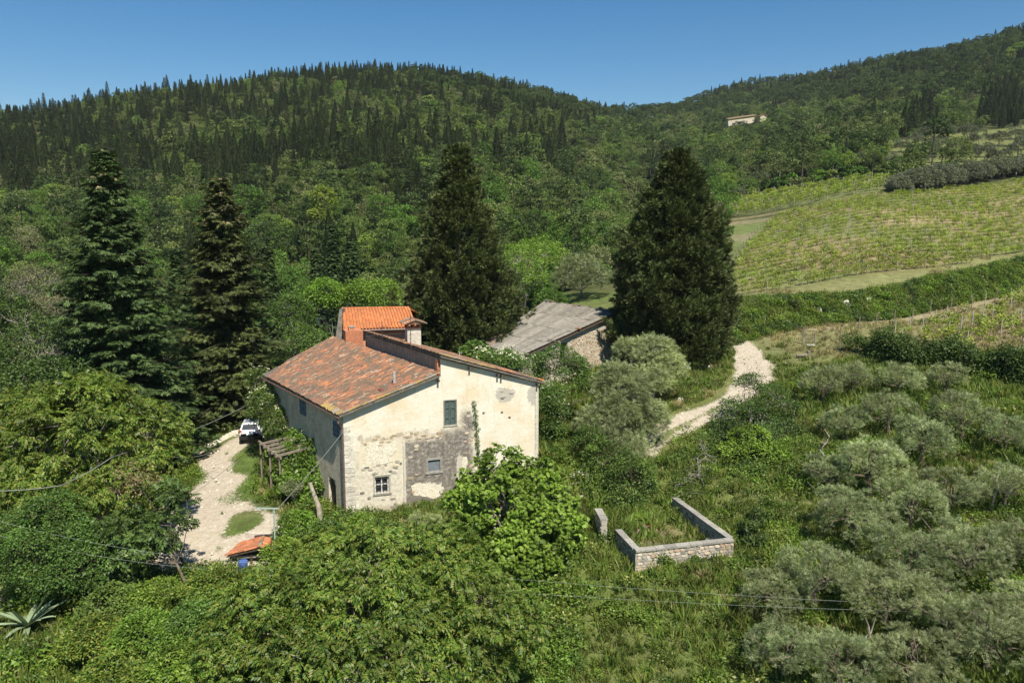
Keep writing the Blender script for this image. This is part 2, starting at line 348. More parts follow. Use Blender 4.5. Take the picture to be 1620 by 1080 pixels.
c = b.mix(1., c, b.ramp(n1, [(.3, .62), (.7, 1.35)]), 'MULTIPLY'); c = b.mix(1., c, b.ramp(n2, [(.3, .6), (.72, 1.4)]), 'MULTIPLY')
c = b.mix(b.M('MULTIPLY', b.ramp(n3, [(.45, 0.), (.65, 1.)]), .3), c, (.2, .17, .08))
gm = b.ramp(b.M('ADD', b.attr('gravel', 'Fac'), b.M('MULTIPLY', b.M('SUBTRACT', n2, .5), 1.5)), [(.38, 0.), (.6, 1.)])
ng = b.noise(2.2, 6, ps, .75); vo = b.n('ShaderNodeTexVoronoi'); vo.inputs['Scale'].default_value = 7; b.L(ps, vo.inputs['Vector'])
gc = b.ramp(ng, [(.3, (.36, .29, .205)), (.5, (.46, .39, .29)), (.7, (.53, .465, .365))]); gc = b.mix(.2, gc, b.ramp(vo.outputs['Color'], [(.2, (.3, .25, .18)), (.8, (.72, .66, .56))]))
c = b.mix(gm, c, gc); MAT['ground'] = b.bsdf(c, .95, .1, n2, .6, .12)
idx = np.arange(nu*ny).reshape(ny, nu); FQ = np.stack([idx[:-1, :-1], idx[:-1, 1:], idx[1:, 1:], idx[1:, :-1]], -1).reshape(-1, 4)
cx = P2[FQ].mean(1); reg = np.zeros(len(FQ), int); gf = grav[FQ].mean(1)
reg[gf > .5] = np.where(cx[gf > .5, 0] > 0, 2, 1)
reg[sdist(cx, VINE1) > 0] = 3; reg[sdist(cx, VINE2) > 0] = 3; reg[sdist(cx, VINE3) > 0] = 4; reg[(sdist(cx, MEAD) > 0)] = 5; reg[cx[:, 1] > 270] = 6
for r_, nm in enumerate(('ground', 'gravel_yard', 'dirt_track', 'vineyard_ground', 'lower_vineyard_ground', 'meadow', 'wooded_hills')):
    f = FQ[reg == r_]; 
    if not len(f): continue
    u_, inv = np.unique(f, return_inverse=True); V = np.stack([P2[u_, 0], P2[u_, 1], ZZ[u_]], 1)
    me = mesh(nm, V, inv.reshape(-1, 4), MAT['ground'], True)
    ca = me.color_attributes.new('col', 'FLOAT_COLOR', 'POINT'); ca.data.foreach_set('color', np.concatenate([col[u_], np.ones((len(u_), 1))], 1).astype(np.float32).ravel())
    fa = me.attributes.new('gravel', 'FLOAT', 'POINT'); fa.data.foreach_set('value', grav[u_].astype(np.float32))
    tag(link(nm, me), kind='structure')
# ------------------------------------------------------------------ building materials
def stucco():
    b = NB('old_stucco'); uv = b.uv(); sx = b.n('ShaderNodeSeparateXYZ'); b.L(uv, sx.inputs[0]); s, z = sx.outputs[0], sx.outputs[1]
    nA = b.noise(1.1, 6, uv, .65); nB = b.noise(4.5, 6, uv, .7); nC = b.noise(15, 5, uv, .7); nD = b.noise(.45, 4, uv, .6)
    wob = b.M('ADD', b.M('MULTIPLY', b.M('SUBTRACT', nB, .5), 1.3), b.M('MULTIPLY', b.M('SUBTRACT', nA, .5), 1.9))
    def box(s0, s1, z0, z1, soft=.12, wb=1., sl=0.):
        zz = b.M('SUBTRACT', z, b.M('MULTIPLY', b.M('SUBTRACT', s, s0), sl)) if sl else z
        m = b.M('MINIMUM', b.M('MINIMUM', b.M('SUBTRACT', s, s0), b.M('SUBTRACT', s1, s)), b.M('MINIMUM', b.M('SUBTRACT', zz, z0), b.M('SUBTRACT', z1, zz)))
        m = b.M('ADD', m, b.M('MULTIPLY', wob, wb)); return b.M('DIVIDE', b.M('ADD', m, soft/2), soft, True)
    def blob(s0, z0, rs_, rz_, wb=.8, soft=.15):
        d = b.M('SQRT', b.M('ADD', b.M('POWER', b.M('DIVIDE', b.M('SUBTRACT', s, s0), rs_), 2.), b.M('POWER', b.M('DIVIDE', b.M('SUBTRACT', z, z0), rz_), 2.)))
        return b.M('DIVIDE', b.M('ADD', b.M('SUBTRACT', 1., d), b.M('MULTIPLY', wob, wb)), soft, True)
    c = b.ramp(nA, [(.25, (.70, .595, .41)), (.42, (.76, .685, .53)), (.6, (.79, .735, .60)), (.8, (.70, .645, .52))])
    c = b.mix(b.M('MULTIPLY', b.ramp(nD, [(.48, 0.), (.66, 1.)]), .7), c, (.74, .57, .35))
    dirt = b.ramp(nC, [(.34, .72), (.5, 1.), (.9, 1.06)]); c = b.mix(1., c, dirt, 'MULTIPLY')
    low = box(-.1, 3.62, -2, 4.35, .3, .8); lc = b.ramp(nB, [(.3, (.3, .25, .17)), (.42, (.5, .44, .33)), (.55, (.66, .6, .48)), (.7, (.72, .66, .54))]); c = b.mix(b.M('MULTIPLY', low, .75), c, lc)
    c = b.mix(b.M('MULTIPLY', box(.9, 3.5, 3.0, 4.5, .2, .5), .7), c, (.72, .62, .42))
    gcol = b.ramp(nB, [(.28, (.09, .077, .06)), (.42, (.17, .15, .122)), (.54, (.255, .225, .185)), (.64, (.42, .375, .31)), (.78, (.62, .56, .45))])
    gm = b.M('MAXIMUM', box(3.6, 8.0, -2, 4.6, .3, .75), box(6.0, 8.1, 2, 5.1, .6, .8)); gm = b.M('MAXIMUM', gm, blob(7.75, 5.5, .6, 1.1, .9, .5))
    gm = b.M('MULTIPLY', gm, b.M('GREATER_THAN', s, 3.66)); c = b.mix(gm, c, gcol)
    st = b.n('ShaderNodeTexVoronoi'); st.inputs['Scale'].default_value = 2.6; b.L(uv, st.inputs['Vector'])
    stc = b.ramp(st.outputs['Color'], [(.2, (.33, .25, .16)), (.5, (.5, .42, .3)), (.8, (.68, .6, .48))])
    band = box(1.0, 6.2, 4.55, 5.05, .25, 1.); c = b.mix(b.M('MULTIPLY', band, .75), c, stc)
    for m, cc in ((blob(10.3, 7.0, .75, .5), (.42, .385, .32)), (blob(12.35, 6.8, .55, .75), (.42, .385, .32)), (blob(5.2, 1.35, 1.1, .42, .9), (.78, .71, .56)), (blob(7.2, 2.4, .25, 1.1, .7), (.6, .54, .43)), (box(3.6, 8.4, -2, .9, .2, .35), (.2, .175, .145)), (box(1.3, 3.62, -2, .55, .08, .2), (.44, .38, .27)), (box(-.2, .5, -2, 5.1, .15, .5), (.6, .55, .45))):
        c = b.mix(b.M('MULTIPLY', m, .85), c, cc)
    c = b.mix(b.M('MULTIPLY', b.ramp(nC, [(.55, 0.), (.75, 1.)]), .35), c, (.35, .3, .24))
    vs = b.n('ShaderNodeMapping'); vs.inputs['Scale'].default_value = (2.2, .22, 1); b.L(uv, vs.inputs[0]); stk = b.noise(1.6, 5, vs.outputs[0], .7)
    c = b.mix(1., c, b.ramp(stk, [(.3, (.88, .85, .8)), (.45, (1., 1., 1.)), (.8, (1.03, 1.02, 1.))]), 'MULTIPLY')
    ck = b.n('ShaderNodeTexVoronoi', feature='DISTANCE_TO_EDGE'); ck.inputs['Scale'].default_value = .55; b.L(b.noise(2, 4, uv, .6, 1), ck.inputs['Vector']) if False else b.L(uv, ck.inputs['Vector'])
    c = b.mix(1., c, b.ramp(b.noise(40, 3, uv), [(.3, .88), (.7, 1.1)]), 'MULTIPLY')
    b.bsdf(c, .95, .1, b.M('ADD', nB, b.M('MULTIPLY', gm, -.25)), .45, .06); MAT['stucco'] = b.m
stucco()
def grime(name, cols, sc=1.2):
    b = NB(name); ps = b.pos(); n = b.noise(sc, 7, ps, .7); n2 = b.noise(sc*7, 4, ps); k = len(cols)
    c = b.ramp(n, [(.3+.4*i/(k-1), q) for i, q in enumerate(cols)]); c = b.mix(1., c, b.ramp(n2, [(.3, .75), (.7, 1.2)]), 'MULTIPLY'); MAT[name] = b.bsdf(c, .95, .1, n2, .6, .05)
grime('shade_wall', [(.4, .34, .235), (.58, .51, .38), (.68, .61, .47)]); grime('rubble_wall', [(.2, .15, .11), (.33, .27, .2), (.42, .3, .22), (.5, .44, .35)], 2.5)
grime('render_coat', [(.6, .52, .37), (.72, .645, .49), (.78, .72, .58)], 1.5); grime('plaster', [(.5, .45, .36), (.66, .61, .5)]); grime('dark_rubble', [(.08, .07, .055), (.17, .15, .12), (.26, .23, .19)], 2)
def tilemat(name, stops, noise_amt=.5):
    b = NB(name); r = b.M('FRACT', b.M('ADD', b.M('MULTIPLY', b.isl(), 1.0), b.orn())); c = b.ramp(r, stops, 'LINEAR'); ps = b.pos()
    n = b.noise(9, 6, ps, .8); n3 = b.noise(.7, 4, ps)
    l = b.ramp(b.M('ADD', n, b.M('MULTIPLY', b.M('SUBTRACT', n3, .5), .5)), [(.42, 0.), (.6, 1.)]); c = b.mix(b.M('MULTIPLY', l, noise_amt), c, (.13, .115, .085))
    c = b.mix(b.M('MULTIPLY', b.ramp(b.noise(7, 5, ps, .8), [(.58, 0.), (.66, 1.)]), .85*noise_amt), c, (.5, .47, .4)); MAT[name] = b.bsdf(c, .9, .15, n, .4, .01)
tilemat('old_tile', [(0, (.12, .085, .06)), (.25, (.17, .11, .07)), (.45, (.22, .12, .075)), (.62, (.31, .135, .075)), (.82, (.38, .155, .08)), (.92, (.58, .205, .07)), (.94, (.5, .28, .15)), (1, (.36, .31, .25))], .7)
tilemat('new_tile', [(0, (.42, .13, .05)), (.4, (.56, .185, .06)), (.7, (.6, .225, .085)), (1, (.48, .165, .065))], .25)
tilemat('shed_tile', [(0, (.4, .13, .06)), (.4, (.6, .2, .085)), (.7, (.66, .26, .12)), (1, (.3, .12, .07))], .3)
tilemat('verge_tile', [(0, (.2, .17, .1)), (.35, (.36, .25, .1)), (.6, (.42, .29, .07)), (.8, (.34, .2, .09)), (1, (.3, .28, .22))], .4)
def stonemat(name, stops, sc=9):
    b = NB(name); r = b.M('FRACT', b.M('ADD', b.isl(), b.orn())); c = b.ramp(r, stops); n = b.noise(sc, 6, b.pos(), .7); c = b.mix(1., c, b.ramp(n, [(.3, .62), (.7, 1.3)]), 'MULTIPLY'); MAT[name] = b.bsdf(c, .95, .1, n, .7, .03)
stonemat('warm_stone', [(0, (.36, .28, .18)), (.3, (.5, .41, .28)), (.6, (.62, .54, .41)), (.8, (.5, .33, .22)), (1, (.68, .62, .5))])
stonemat('grey_stone', [(0, (.2, .18, .145)), (.4, (.34, .31, .25)), (.7, (.46, .42, .34)), (1, (.56, .5, .4))])
stonemat('pale_stone', [(0, (.52, .47, .38)), (.5, (.64, .59, .48)), (1, (.72, .67, .56))])
stonemat('brick', [(0, (.42, .16, .08)), (.5, (.52, .22, .12)), (1, (.6, .3, .17))])
stonemat('coping', [(0, (.25, .235, .2)), (1, (.38, .355, .3))])
stonemat('sheet', [(0, (.175, .158, .13)), (.5, (.215, .195, .16)), (1, (.26, .235, .195))], 2.5)
plain('dark_wood', (.09, .065, .045), .8, .2, .35, 8); plain('old_wood', (.22, .18, .14), .9, .2, .35, 9, .3); plain('green_paint', (.085, .115, .1), .6, .3, .2, 5)
plain('blue_paint', (.12, .17, .2), .6, .3, .2, 5); plain('iron', (.06, .045, .035), .6, .4, .3, 9); plain('rust_red', (.3, .055, .04), .7, .3, .3, 5)
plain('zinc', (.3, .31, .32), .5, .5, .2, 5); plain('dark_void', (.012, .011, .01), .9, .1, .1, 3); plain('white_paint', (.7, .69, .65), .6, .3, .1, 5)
plain('glass', (.03, .035, .04), .15, .5, .1, 3); plain('slate', (.17, .19, .2), .8, .3, .2, 4); plain('bark', (.17, .135, .1), .95, .1, .4, 6, .5)
plain('pale_bark', (.3, .26, .2), .95, .1, .35, 6, .5); plain('dark_bark', (.09, .07, .052), .95, .1, .4, 6, .5); plain('grey_bark', (.24, .215, .18), .95, .1, .35, 6, .5)
plain('steel_green', (.34, .43, .35), .55, .4, .12, 4); plain('concrete', (.42, .4, .35), .9, .2, .2, 4, .3); plain('wire', (.2, .24, .2), .5, .5, .05, 1)
plain('cable', (.2, .2, .185), .6, .4, .1, 1); plain('brown_pipe', (.13, .085, .065), .5, .4, .2, 4)
# ------------------------------------------------------------------ the farmhouse
ANG = math.atan2(ray(4300, 350)[1], ray(4300, 350)[0]); t_ = np.array([cos(ANG), sin(ANG), 0]); n_ = np.array([sin(ANG), -cos(ANG), 0]); UP = np.array([0, 0, 1.])
A0 = aZ(548, 822, 0.)
def fac(px, py):
    r = ray(px, py); k = ((A0-CAM)@n_)/(r@n_); p = CAM+r*k; return float((p-A0)@t_), float(p[2])
def FP(s, z, out=0): return A0+t_*s+n_*out+UP*z
E0 = aY(537, 658, 45.95); E1 = aZ(415, 593, E0[2]); R0 = aY(697, 593, 48.17); R1 = aZ(526, 534.6, R0[2])
W0 = aY(697, 563, 48.17); W1 = aZ(576, 525, W0[2]); dW = (W1-W0)/np.linalg.norm(W1-W0)
V0 = FP(12.95, 0, .34); r_ = ray(859, 604); V0 = CAM+r_*(V0[1]/r_[1]); V1 = V0+(W1-W0)
house = empty('farmhouse', tuple(A0), 'old stone farmhouse with patched cream plaster gable and weathered terracotta roof', 'house')
def wall(name, O, ax, xs, zs, top, holes, mat, parent, depth=.25, zlow=-1.5, rev=None, nrm=None):
    """upright wall with real openings; O origin, ax unit direction, top(s) height"""
    mb = MB(); ax = np.asarray(ax, float); nn = nrm if nrm is not None else np.array([ax[1], -ax[0], 0])
    xs = sorted(set([round(float(v), 4) for v in xs]+[round(float(h[i]), 4) for h in holes for i in (0, 1)])); hz = sorted(set([round(float(h[i]), 4) for h in holes for i in (2, 3)]))
    for x0, x1 in zip(xs[:-1], xs[1:]):
        zz = [zlow]+[z for z in sorted(set(hz+list(zs))) if z < min(top(x0), top(x1))-.01]
        for i, z0 in enumerate(zz):
            last = i == len(zz)-1; a1, b1 = (top(x0), top(x1)) if last else (zz[i+1], zz[i+1]); xm = (x0+x1)/2; zm = (z0+min(a1, b1))/2
            if any(h[0] < xm < h[1] and h[2] < zm < h[3] for h in holes): continue
            P = [(x0, z0), (x1, z0), (x1, b1), (x0, a1)]; mb.add([O+ax*u+UP*v for u, v in P], [(0, 1, 2, 3)], P)
    L_, H_ = xs[0], xs[-1]; P = [(L_, zlow), (H_, zlow)]; tp = [(x, top(x)) for x in xs[::-1]]
    Pb = P+tp; mb.add([O+ax*u+UP*v-nn*depth for u, v in Pb], [tuple(range(len(Pb)-1, -1, -1))], Pb)
    for (u0, v0), (u1, v1) in zip(Pb, Pb[1:]+Pb[:1]): mb.add([O+ax*u0+UP*v0, O+ax*u0+UP*v0-nn*depth, O+ax*u1+UP*v1-nn*depth, O+ax*u1+UP*v1], [(0, 1, 2, 3)], [(u0, v0)]*2+[(u1, v1)]*2)
    for h in holes:
        q = [(h[0], h[2]), (h[1], h[2]), (h[1], h[3]), (h[0], h[3])]
        for (u0, v0), (u1, v1) in zip(q, q[1:]+q[:1]): mb.add([O+ax*u0+UP*v0, O+ax*u1+UP*v1, O+ax*u1+UP*v1-nn*(depth-.004), O+ax*u0+UP*v0-nn*(depth-.004)], [(0, 1, 2, 3)], [(u0, v0)]*4)
    return mb.obj(name, mat, parent, uv=True)
def zroof(P, Q, off):           # height of a sloping line above plan position s along the facade
    sP, sQ = float((P-A0)@t_), float((Q-A0)@t_); return lambda s: P[2]+(Q[2]-P[2])*(s-sP)/(sQ-sP)-off
zl = zroof(E0, R0, .2); zr = zroof(W0, V0, .2); sW = fac(697, 563)[0]
sE = fac(852, 640)[0]
topf = lambda s: zl(s) if s < sW-.01 else zr(s)
h_sh = (*[fac(703, 634)[0], fac(721, 632)[0]], fac(703, 673)[1], fac(712, 633)[1]); h_bar = (fac(593, 755)[0], fac(615, 753)[0], fac(604, 780)[1], fac(604, 754)[1])
h_bl = (fac(677, 728)[0], fac(696, 727)[0], fac(687, 745)[1], fac(687, 727)[1]); h_lo = (fac(613, 815)[0], fac(624, 815)[0], -.3, fac(618, 811)[1])
wall('facade', A0, t_, [0, 2, 4, sW-.012, sW, 8, 10, sE], [2, 4], topf, [h_sh, h_bar, h_bl, h_lo], MAT['stucco'], house, nrm=n_)
# shaded yard-side wall
LD = (E1-E0); LD[2] = 0; LL = np.linalg.norm(LD)-.35; LD /= np.linalg.norm(LD); LN = np.array([-LD[1], LD[0], 0]); LN = LN if LN[0] < 0 else -LN
def lf(px, py):
    r = ray(px, py); k = ((A0-CAM)@LN)/(r@LN); p = CAM+r*k; return float((p-A0)@LD), float(p[2])
lw1 = (lf(484, 650)[0], 0, lf(479, 655)[1], lf(479, 630)[1]); l1, l2 = lf(484, 640)[0], lf(475, 636)[0]; l3, l4 = lf(541, 680)[0], lf(529, 680)[0]
lz1, lz0 = lf(535, 668)[1], lf(535, 692)[1]; a1, a2 = lf(532, 790)[0], lf(523, 790)[0]
hl = [(min(l1, l2), max(l1, l2), lw1[2], lw1[3]-.05), (max(.3, min(l3, l4)), max(l3, l4)+.1, lz0, min(lz1, 5.9)), (a1, a2+.25, -.6, 2.05)]
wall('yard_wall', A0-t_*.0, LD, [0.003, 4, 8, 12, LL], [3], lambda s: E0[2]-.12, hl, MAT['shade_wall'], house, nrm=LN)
# arch infill above the doorway, far gable wall, right wall, raised wall between the two roofs
ar = MB(); cA = (hl[2][0]+hl[2][1])/2; rA = (hl[2][1]-hl[2][0])/2
for sg in (-1, 1):
    pr = [(cA+sg*rA, 2.05), (cA+sg*rA, 1.45)]+[(cA+sg*rA*cos(a), 1.45+.58*sin(a)) for a in np.linspace(.15, pi/2, 6)]+[(cA, 2.05)]
    ar.prism([A0+LD*u+UP*v-LN*.02 for u, v in pr], [A0+LD*u+UP*v-LN*.24 for u, v in pr])
ar.obj('arch', MAT['shade_wall'], house)
door = MB().box(A0+LD*cA+UP*.6-LN*.2, 2*rA-.02, .05, 2.6, LD).obj('door', MAT['dark_wood'], house)
B0 = A0+LD*LL; sRdg = sW; R0w = A0+t_*sW; R1w = R0w+dW*15.9; C1 = R1w
fx = C1-B0; fx[2] = 0; fl = np.linalg.norm(fx)
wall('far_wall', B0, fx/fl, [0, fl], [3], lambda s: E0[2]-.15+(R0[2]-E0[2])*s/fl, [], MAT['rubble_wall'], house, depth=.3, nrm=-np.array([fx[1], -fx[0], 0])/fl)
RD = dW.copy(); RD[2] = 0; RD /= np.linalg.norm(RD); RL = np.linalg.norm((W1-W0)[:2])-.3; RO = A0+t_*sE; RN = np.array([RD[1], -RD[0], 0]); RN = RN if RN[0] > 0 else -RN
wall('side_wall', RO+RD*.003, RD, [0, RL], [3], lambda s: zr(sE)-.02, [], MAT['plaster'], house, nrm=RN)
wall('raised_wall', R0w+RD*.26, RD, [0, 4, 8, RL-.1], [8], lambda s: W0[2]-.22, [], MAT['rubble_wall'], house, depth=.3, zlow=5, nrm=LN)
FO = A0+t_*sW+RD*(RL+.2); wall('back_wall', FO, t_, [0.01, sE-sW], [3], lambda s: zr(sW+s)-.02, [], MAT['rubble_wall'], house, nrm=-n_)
bk = MB(); 
for i in range(9):                     # brick quoin at the free end of the raised wall
    z = R0[2]+.1+.12*i
    if z < W0[2]-.25: bk.box(R0w+RD*.28+LN*.02+UP*(z-A0[2]), .26, .3, .1, RD)
for i, q in enumerate(range(0)): pass
bk.obj('brick_quoin', MAT['brick'], house, kind=None)
# red flashing strip at the foot of the raised wall
MB().beam(R0+LN*.12+UP*.06, R0+RD*16.0+LN*.12+UP*.06, .16, .08).obj('flashing', MAT['rust_red'], house)
# ---- roofs of barrel tiles
def coppo(l=.47, r0=.1, r1=.08, th=.016, k=5):
    V = []; 
    for y, r in ((0, r0), (l, r1)):
        for rr in (r, r-th): V += [(-rr*cos(a), y, rr*sin(a)*.85) for a in np.linspace(0, pi, k+1)]
    n = k+1; Fs = [(i, i+1, 2*n+i+1, 2*n+i) for i in range(k)]+[(i, n+i, n+i+1, i+1) for i in range(k)]
    return np.array(V), Fs
CV, CF = coppo(); tile_me = {}
def tile_mesh(mat):
    if mat not in tile_me: tile_me[mat] = mesh('roof_tile', CV, CF, MAT[mat])
    return tile_me[mat]
def roof(parent, P00, P10, P01, P11, keep, nsolo, mat='old_tile', org=None, deck='dark_rubble', spacing=.2, step=.3, jit=1., verge=None, thick=.1):
    """P00->P10 eave, P01->P11 ridge line, columns run from eave to ridge; keep(a,b) clips"""
    na = int(np.linalg.norm(P10-P00)/spacing); nb = int(np.linalg.norm(P01-P00)/step); T_ = []
    for i in range(na+1):
        a = (i+.5)/(na+1)
        for j in range(nb):
            b_ = j/nb
            if not keep(a, b_+.02): continue
            p = (P00*(1-a)+P10*a)*(1-b_)+(P01*(1-a)+P11*a)*b_; q = (P00*(1-a)+P10*a)*(1-b_-.05)+(P01*(1-a)+P11*a)*(b_+.05)
            e = P10-P00; d = q-p; d /= np.linalg.norm(d); nz_ = np.cross(e, d); nz_ /= np.linalg.norm(nz_); nz_ = nz_ if nz_[2] > 0 else -nz_
            T_.append((p-d*.05, d, nz_, i, j))
    T_.sort(key=lambda q: np.linalg.norm(q[0]-CAM)); V = []; Fs = []; n = 0; org = np.array(parent.location)
    for m, (p, d, nz_, i, j) in enumerate(T_):
        ja = random.gauss(0, .035)*jit; d2 = d+np.cross(nz_, d)*ja+nz_*.045; d2 /= np.linalg.norm(d2); x = np.cross(d2, nz_); z = np.cross(x, d2); Mx = np.stack([x, d2, z], 1)
        p = p+nz_*(thick*.5+.02+random.uniform(0, .018)*jit)+x*random.gauss(0, .012)*jit+d*random.gauss(0, .02)*jit
        vm = mat if verge is None or not (i <= 0 or j == 0 or i >= na) else verge
        if m < nsolo:
            o = bpy.data.objects.new('roof_tile', tile_mesh(vm)); COL.objects.link(o); o.parent = parent
            from mathutils import Matrix
            o.matrix_local = Matrix([[*Mx[0], p[0]-org[0]], [*Mx[1], p[1]-org[1]], [*Mx[2], p[2]-org[2]], [0, 0, 0, 1]])
        else: V.append(CV@Mx.T+p-org); Fs += [tuple(k+n for k in f) for f in CF]; n += len(CV)
    if V: tag(link('roof_tiles', mesh('roof_tiles', np.concatenate(V), Fs, MAT[mat]), parent), kind='stuff')
kl = lambda a, b: not (a > .90 and b < (a-.90)/.10*.34)          # clipped far corner
roof(house, E0, E1, R0, R1, kl, 250, verge='verge_tile')
dk = MB(); a9 = E0*(.1)+E1*.9; c9 = E1*.66+R1*.34
for up_, nm, mt in ((-.02, 'roof_deck', 'dark_rubble'),):
    P = [E0, a9, E1, R1, R0]; P = [E0, E1, R1, R0]; dk.prism([p-UP*.1 for p in P], [p+UP*.02 for p in P])
dk.obj('roof_deck', MAT['dark_rubble'], house)
roof(house, W0, V0, W1, V1, lambda a, b: True, 0) if False else roof(house, V0, V1, W0, W1, lambda a, b: True, 48, verge='verge_tile')
dk = MB(); P = [W0, V0, V1, W1]; dk.prism([p-UP*.1 for p in P], [p+UP*.02 for p in P]); dk.obj('roof_deck', MAT['dark_rubble'], house)
# rafters ends under the eaves, corbels
for q in np.linspace(.06, .96, 22):
    p = E0*(1-q)+E1*q; MB().beam(p-UP*.16-LN*.02, p-UP*.1-LN*.5, .09, .1).obj('rafter', MAT['dark_wood'], house)
for s, dz in ((sW-.2, -.05), (9.75, -.02), (10.0, -.02), (sE-.15, -.02), (7.9, -.02)):
    z = topf(s)-.05+dz; MB().beam(FP(s, z-.08, -.05), FP(s, z-.02, .3), .12, .15).obj('corbel', MAT['dark_wood'], house)
# gutters and downpipe
gp = [E0-UP*.1+LN*.08, E0*.5+E1*.5-UP*.15+LN*.08, E1-UP*.2+LN*.08]; MB().tube(gp, .07, 6).obj('gutter', MAT['brown_pipe'], house)
MB().tube([E0-UP*.15+LN*.08+RD*.2, E0-UP*.45+LN*.05+RD*.1, FP(-.12, 5.75, .05), FP(-.1, 5.4, .07), FP(-.1, 0, .07)], [.055]*5, 7).obj('downpipe', MAT['brown_pipe'], house)
MB().tube([V0-UP*.12+t_*.05, V1-UP*.12+t_*.05], .07, 6).obj('gutter', MAT['brown_pipe'], house)
MB().tube([V0-UP*.15+t_*.05+RD*.3, FP(sE+.1, topf(sE)-.5, -.35), FP(sE+.06, 0, -.35)], .045, 6).obj('downpipe', MAT['brown_pipe'], house)
# projecting plaster panel at lower left of the facade
pz = fac(640, 696)[1]
sP0, sP1 = .0, fac(640, 760)[0]
# quoins
random.seed(3)
z = -.2; i = 0
while z < 5.6:
    h = random.uniform(.22, .34); l = random.choice([.32, .5, .42]) if z > 3.2 else random.choice([.4, .62, .8]); pr = random.uniform(.012, .035)
    c_ = FP(l/2-.002, z+h/2, pr/2+.002); q = MB().box(c_, l-.03, pr+.02, h-.025, t_); V = q.v[0]; V += np.random.default_rng(i).normal(0, .008, V.shape); q.obj('quoin_stone', MAT['pale_stone'], house)
    z += h; i += 1
def rstone(c, l, h, pr, ax, nn, seed):
    r = np.random.default_rng(seed); k = 7; an = np.sort(r.uniform(0, 2*pi, k)+0); an = np.arange(k)*2*pi/k+r.uniform(-.25, .25, k)
    q = [(cos(a), sin(a)) for a in an]; ex = .65
    pts = [(np.sign(x)*abs(x)**ex*l/2*r.uniform(.85, 1.1), np.sign(y)*abs(y)**ex*h/2*r.uniform(.85, 1.1)) for x, y in q]
    b0 = [c+ax*x+UP*y-nn*.02 for x, y in pts]; b1 = [c+ax*x*.88+UP*y*.85+nn*pr for x, y in pts]; return b0, b1
def stones(parent, spots, ax, nn, PF, mat, name='stone'):
    for i, (s, z, l, h) in enumerate(spots):
        b0, b1 = rstone(PF(s, z), l, h, random.uniform(.015, .045), ax, nn, i*7+3); q = MB(); q.prism(b0, b1); q.obj(name, MAT[mat], parent)
sp = []
for i in range(34): sp.append((random.uniform(1.2, 6.1), random.gauss(4.8, .17), random.uniform(.18, .4), random.uniform(.12, .22)))
for i in range(16): sp.append((random.uniform(3.9, 8.2), random.uniform(.4, 4.3), random.uniform(.2, .45), random.uniform(.12, .25)))
for i in range(14): sp.append((random.gauss(7.9, .3), random.uniform(4.2, 6.2), random.uniform(.16, .35), random.uniform(.12, .22)))
for i in range(24): sp.append((random.uniform(.6, 3.4), random.choice([random.uniform(.2, 1.6), random.uniform(2.6, 3.4)]), random.uniform(.2, .45), random.uniform(.12, .2)))
for i in range(4): sp.append((random.gauss(10.3, .3), random.gauss(7.0, .2), random.uniform(.2, .35), random.uniform(.12, .18)))
def clear(s, z): return all(not (h[0]-.3 < s < h[1]+.3 and h[2]-.25 < z < h[3]+.25) for h in (h_sh, h_bar, h_bl, h_lo)) and not (s < .7 and False)
sp = [q for q in sp if clear(*q[:2])]; stones(house, sp[:len(sp)*6//10], t_, n_, lambda s, z: FP(s, z), 'warm_stone'); stones(house, sp[len(sp)*6//10:], t_, n_, lambda s, z: FP(s, z), 'grey_stone')
MB().box(FP(sP1, 2.2, .03), .14, .08, 4.9, t_).obj('plaster_edge', MAT['plaster'], house)
def slab_patch(pts, name, mat, pr=.022):
    S_ = [(fac(px, py)) for px, py in pts]; q = []
    for (s0, z0), (s1, z1) in zip(S_, S_[1:]+S_[:1]):
        for f in (0, .33, .66): q.append((s0+(s1-s0)*f+random.gauss(0, .03), z0+(z1-z0)*f+random.gauss(0, .03)))
    m = MB(); m.prism([FP(s, z, -.01) for s, z in q], [FP(s, z, pr) for s, z in q]); m.obj(name, MAT[mat], house)
slab_patch([(578, 699), (592, 700), (612, 697), (626, 699), (628, 712), (618, 722), (622, 730), (604, 734), (592, 738), (576, 744), (573, 738), (578, 722)], 'plaster_patch', 'render_coat')
slab_patch([(650, 768), (664, 763), (676, 770), (690, 776), (698, 784), (684, 788), (668, 784), (654, 782)], 'plaster_patch', 'render_coat')
slab_patch([(733, 722), (740, 724), (738, 738), (734, 752), (729, 748), (731, 735)], 'plaster_patch', 'render_coat')
# windows of the facade
def rect(h, nn, ax, O, inset, name, mat, parent, th=.04, sh=0.):
    c = O+ax*(h[0]+h[1])/2+UP*(h[2]+h[3])/2-nn*inset; return MB().box(c, h[1]-h[0]-sh, th, h[3]-h[2]-sh, ax).obj(name, MAT[mat], parent)
def surround(parent, h, O, ax, nn, wd, pr, mat, name='window_frame'):
    m = MB(); cs = (h[0]+h[1])/2; cz = (h[2]+h[3])/2; W_ = h[1]-h[0]; H_ = h[3]-h[2]
    m.box(O+ax*cs+UP*(h[3]+wd/2)+nn*pr/2, W_+2*wd, pr+.004, wd, ax); m.box(O+ax*cs+UP*(h[2]-wd/2)+nn*(pr/2+.015), W_+2*wd+.06, pr+.03, wd, ax)
    for sg, e in ((-1, h[0]), (1, h[1])): m.box(O+ax*(e+sg*wd/2)+UP*cz+nn*pr/2, wd-.002, pr, H_-.002, ax)
    return m.obj(name, MAT[mat], parent)
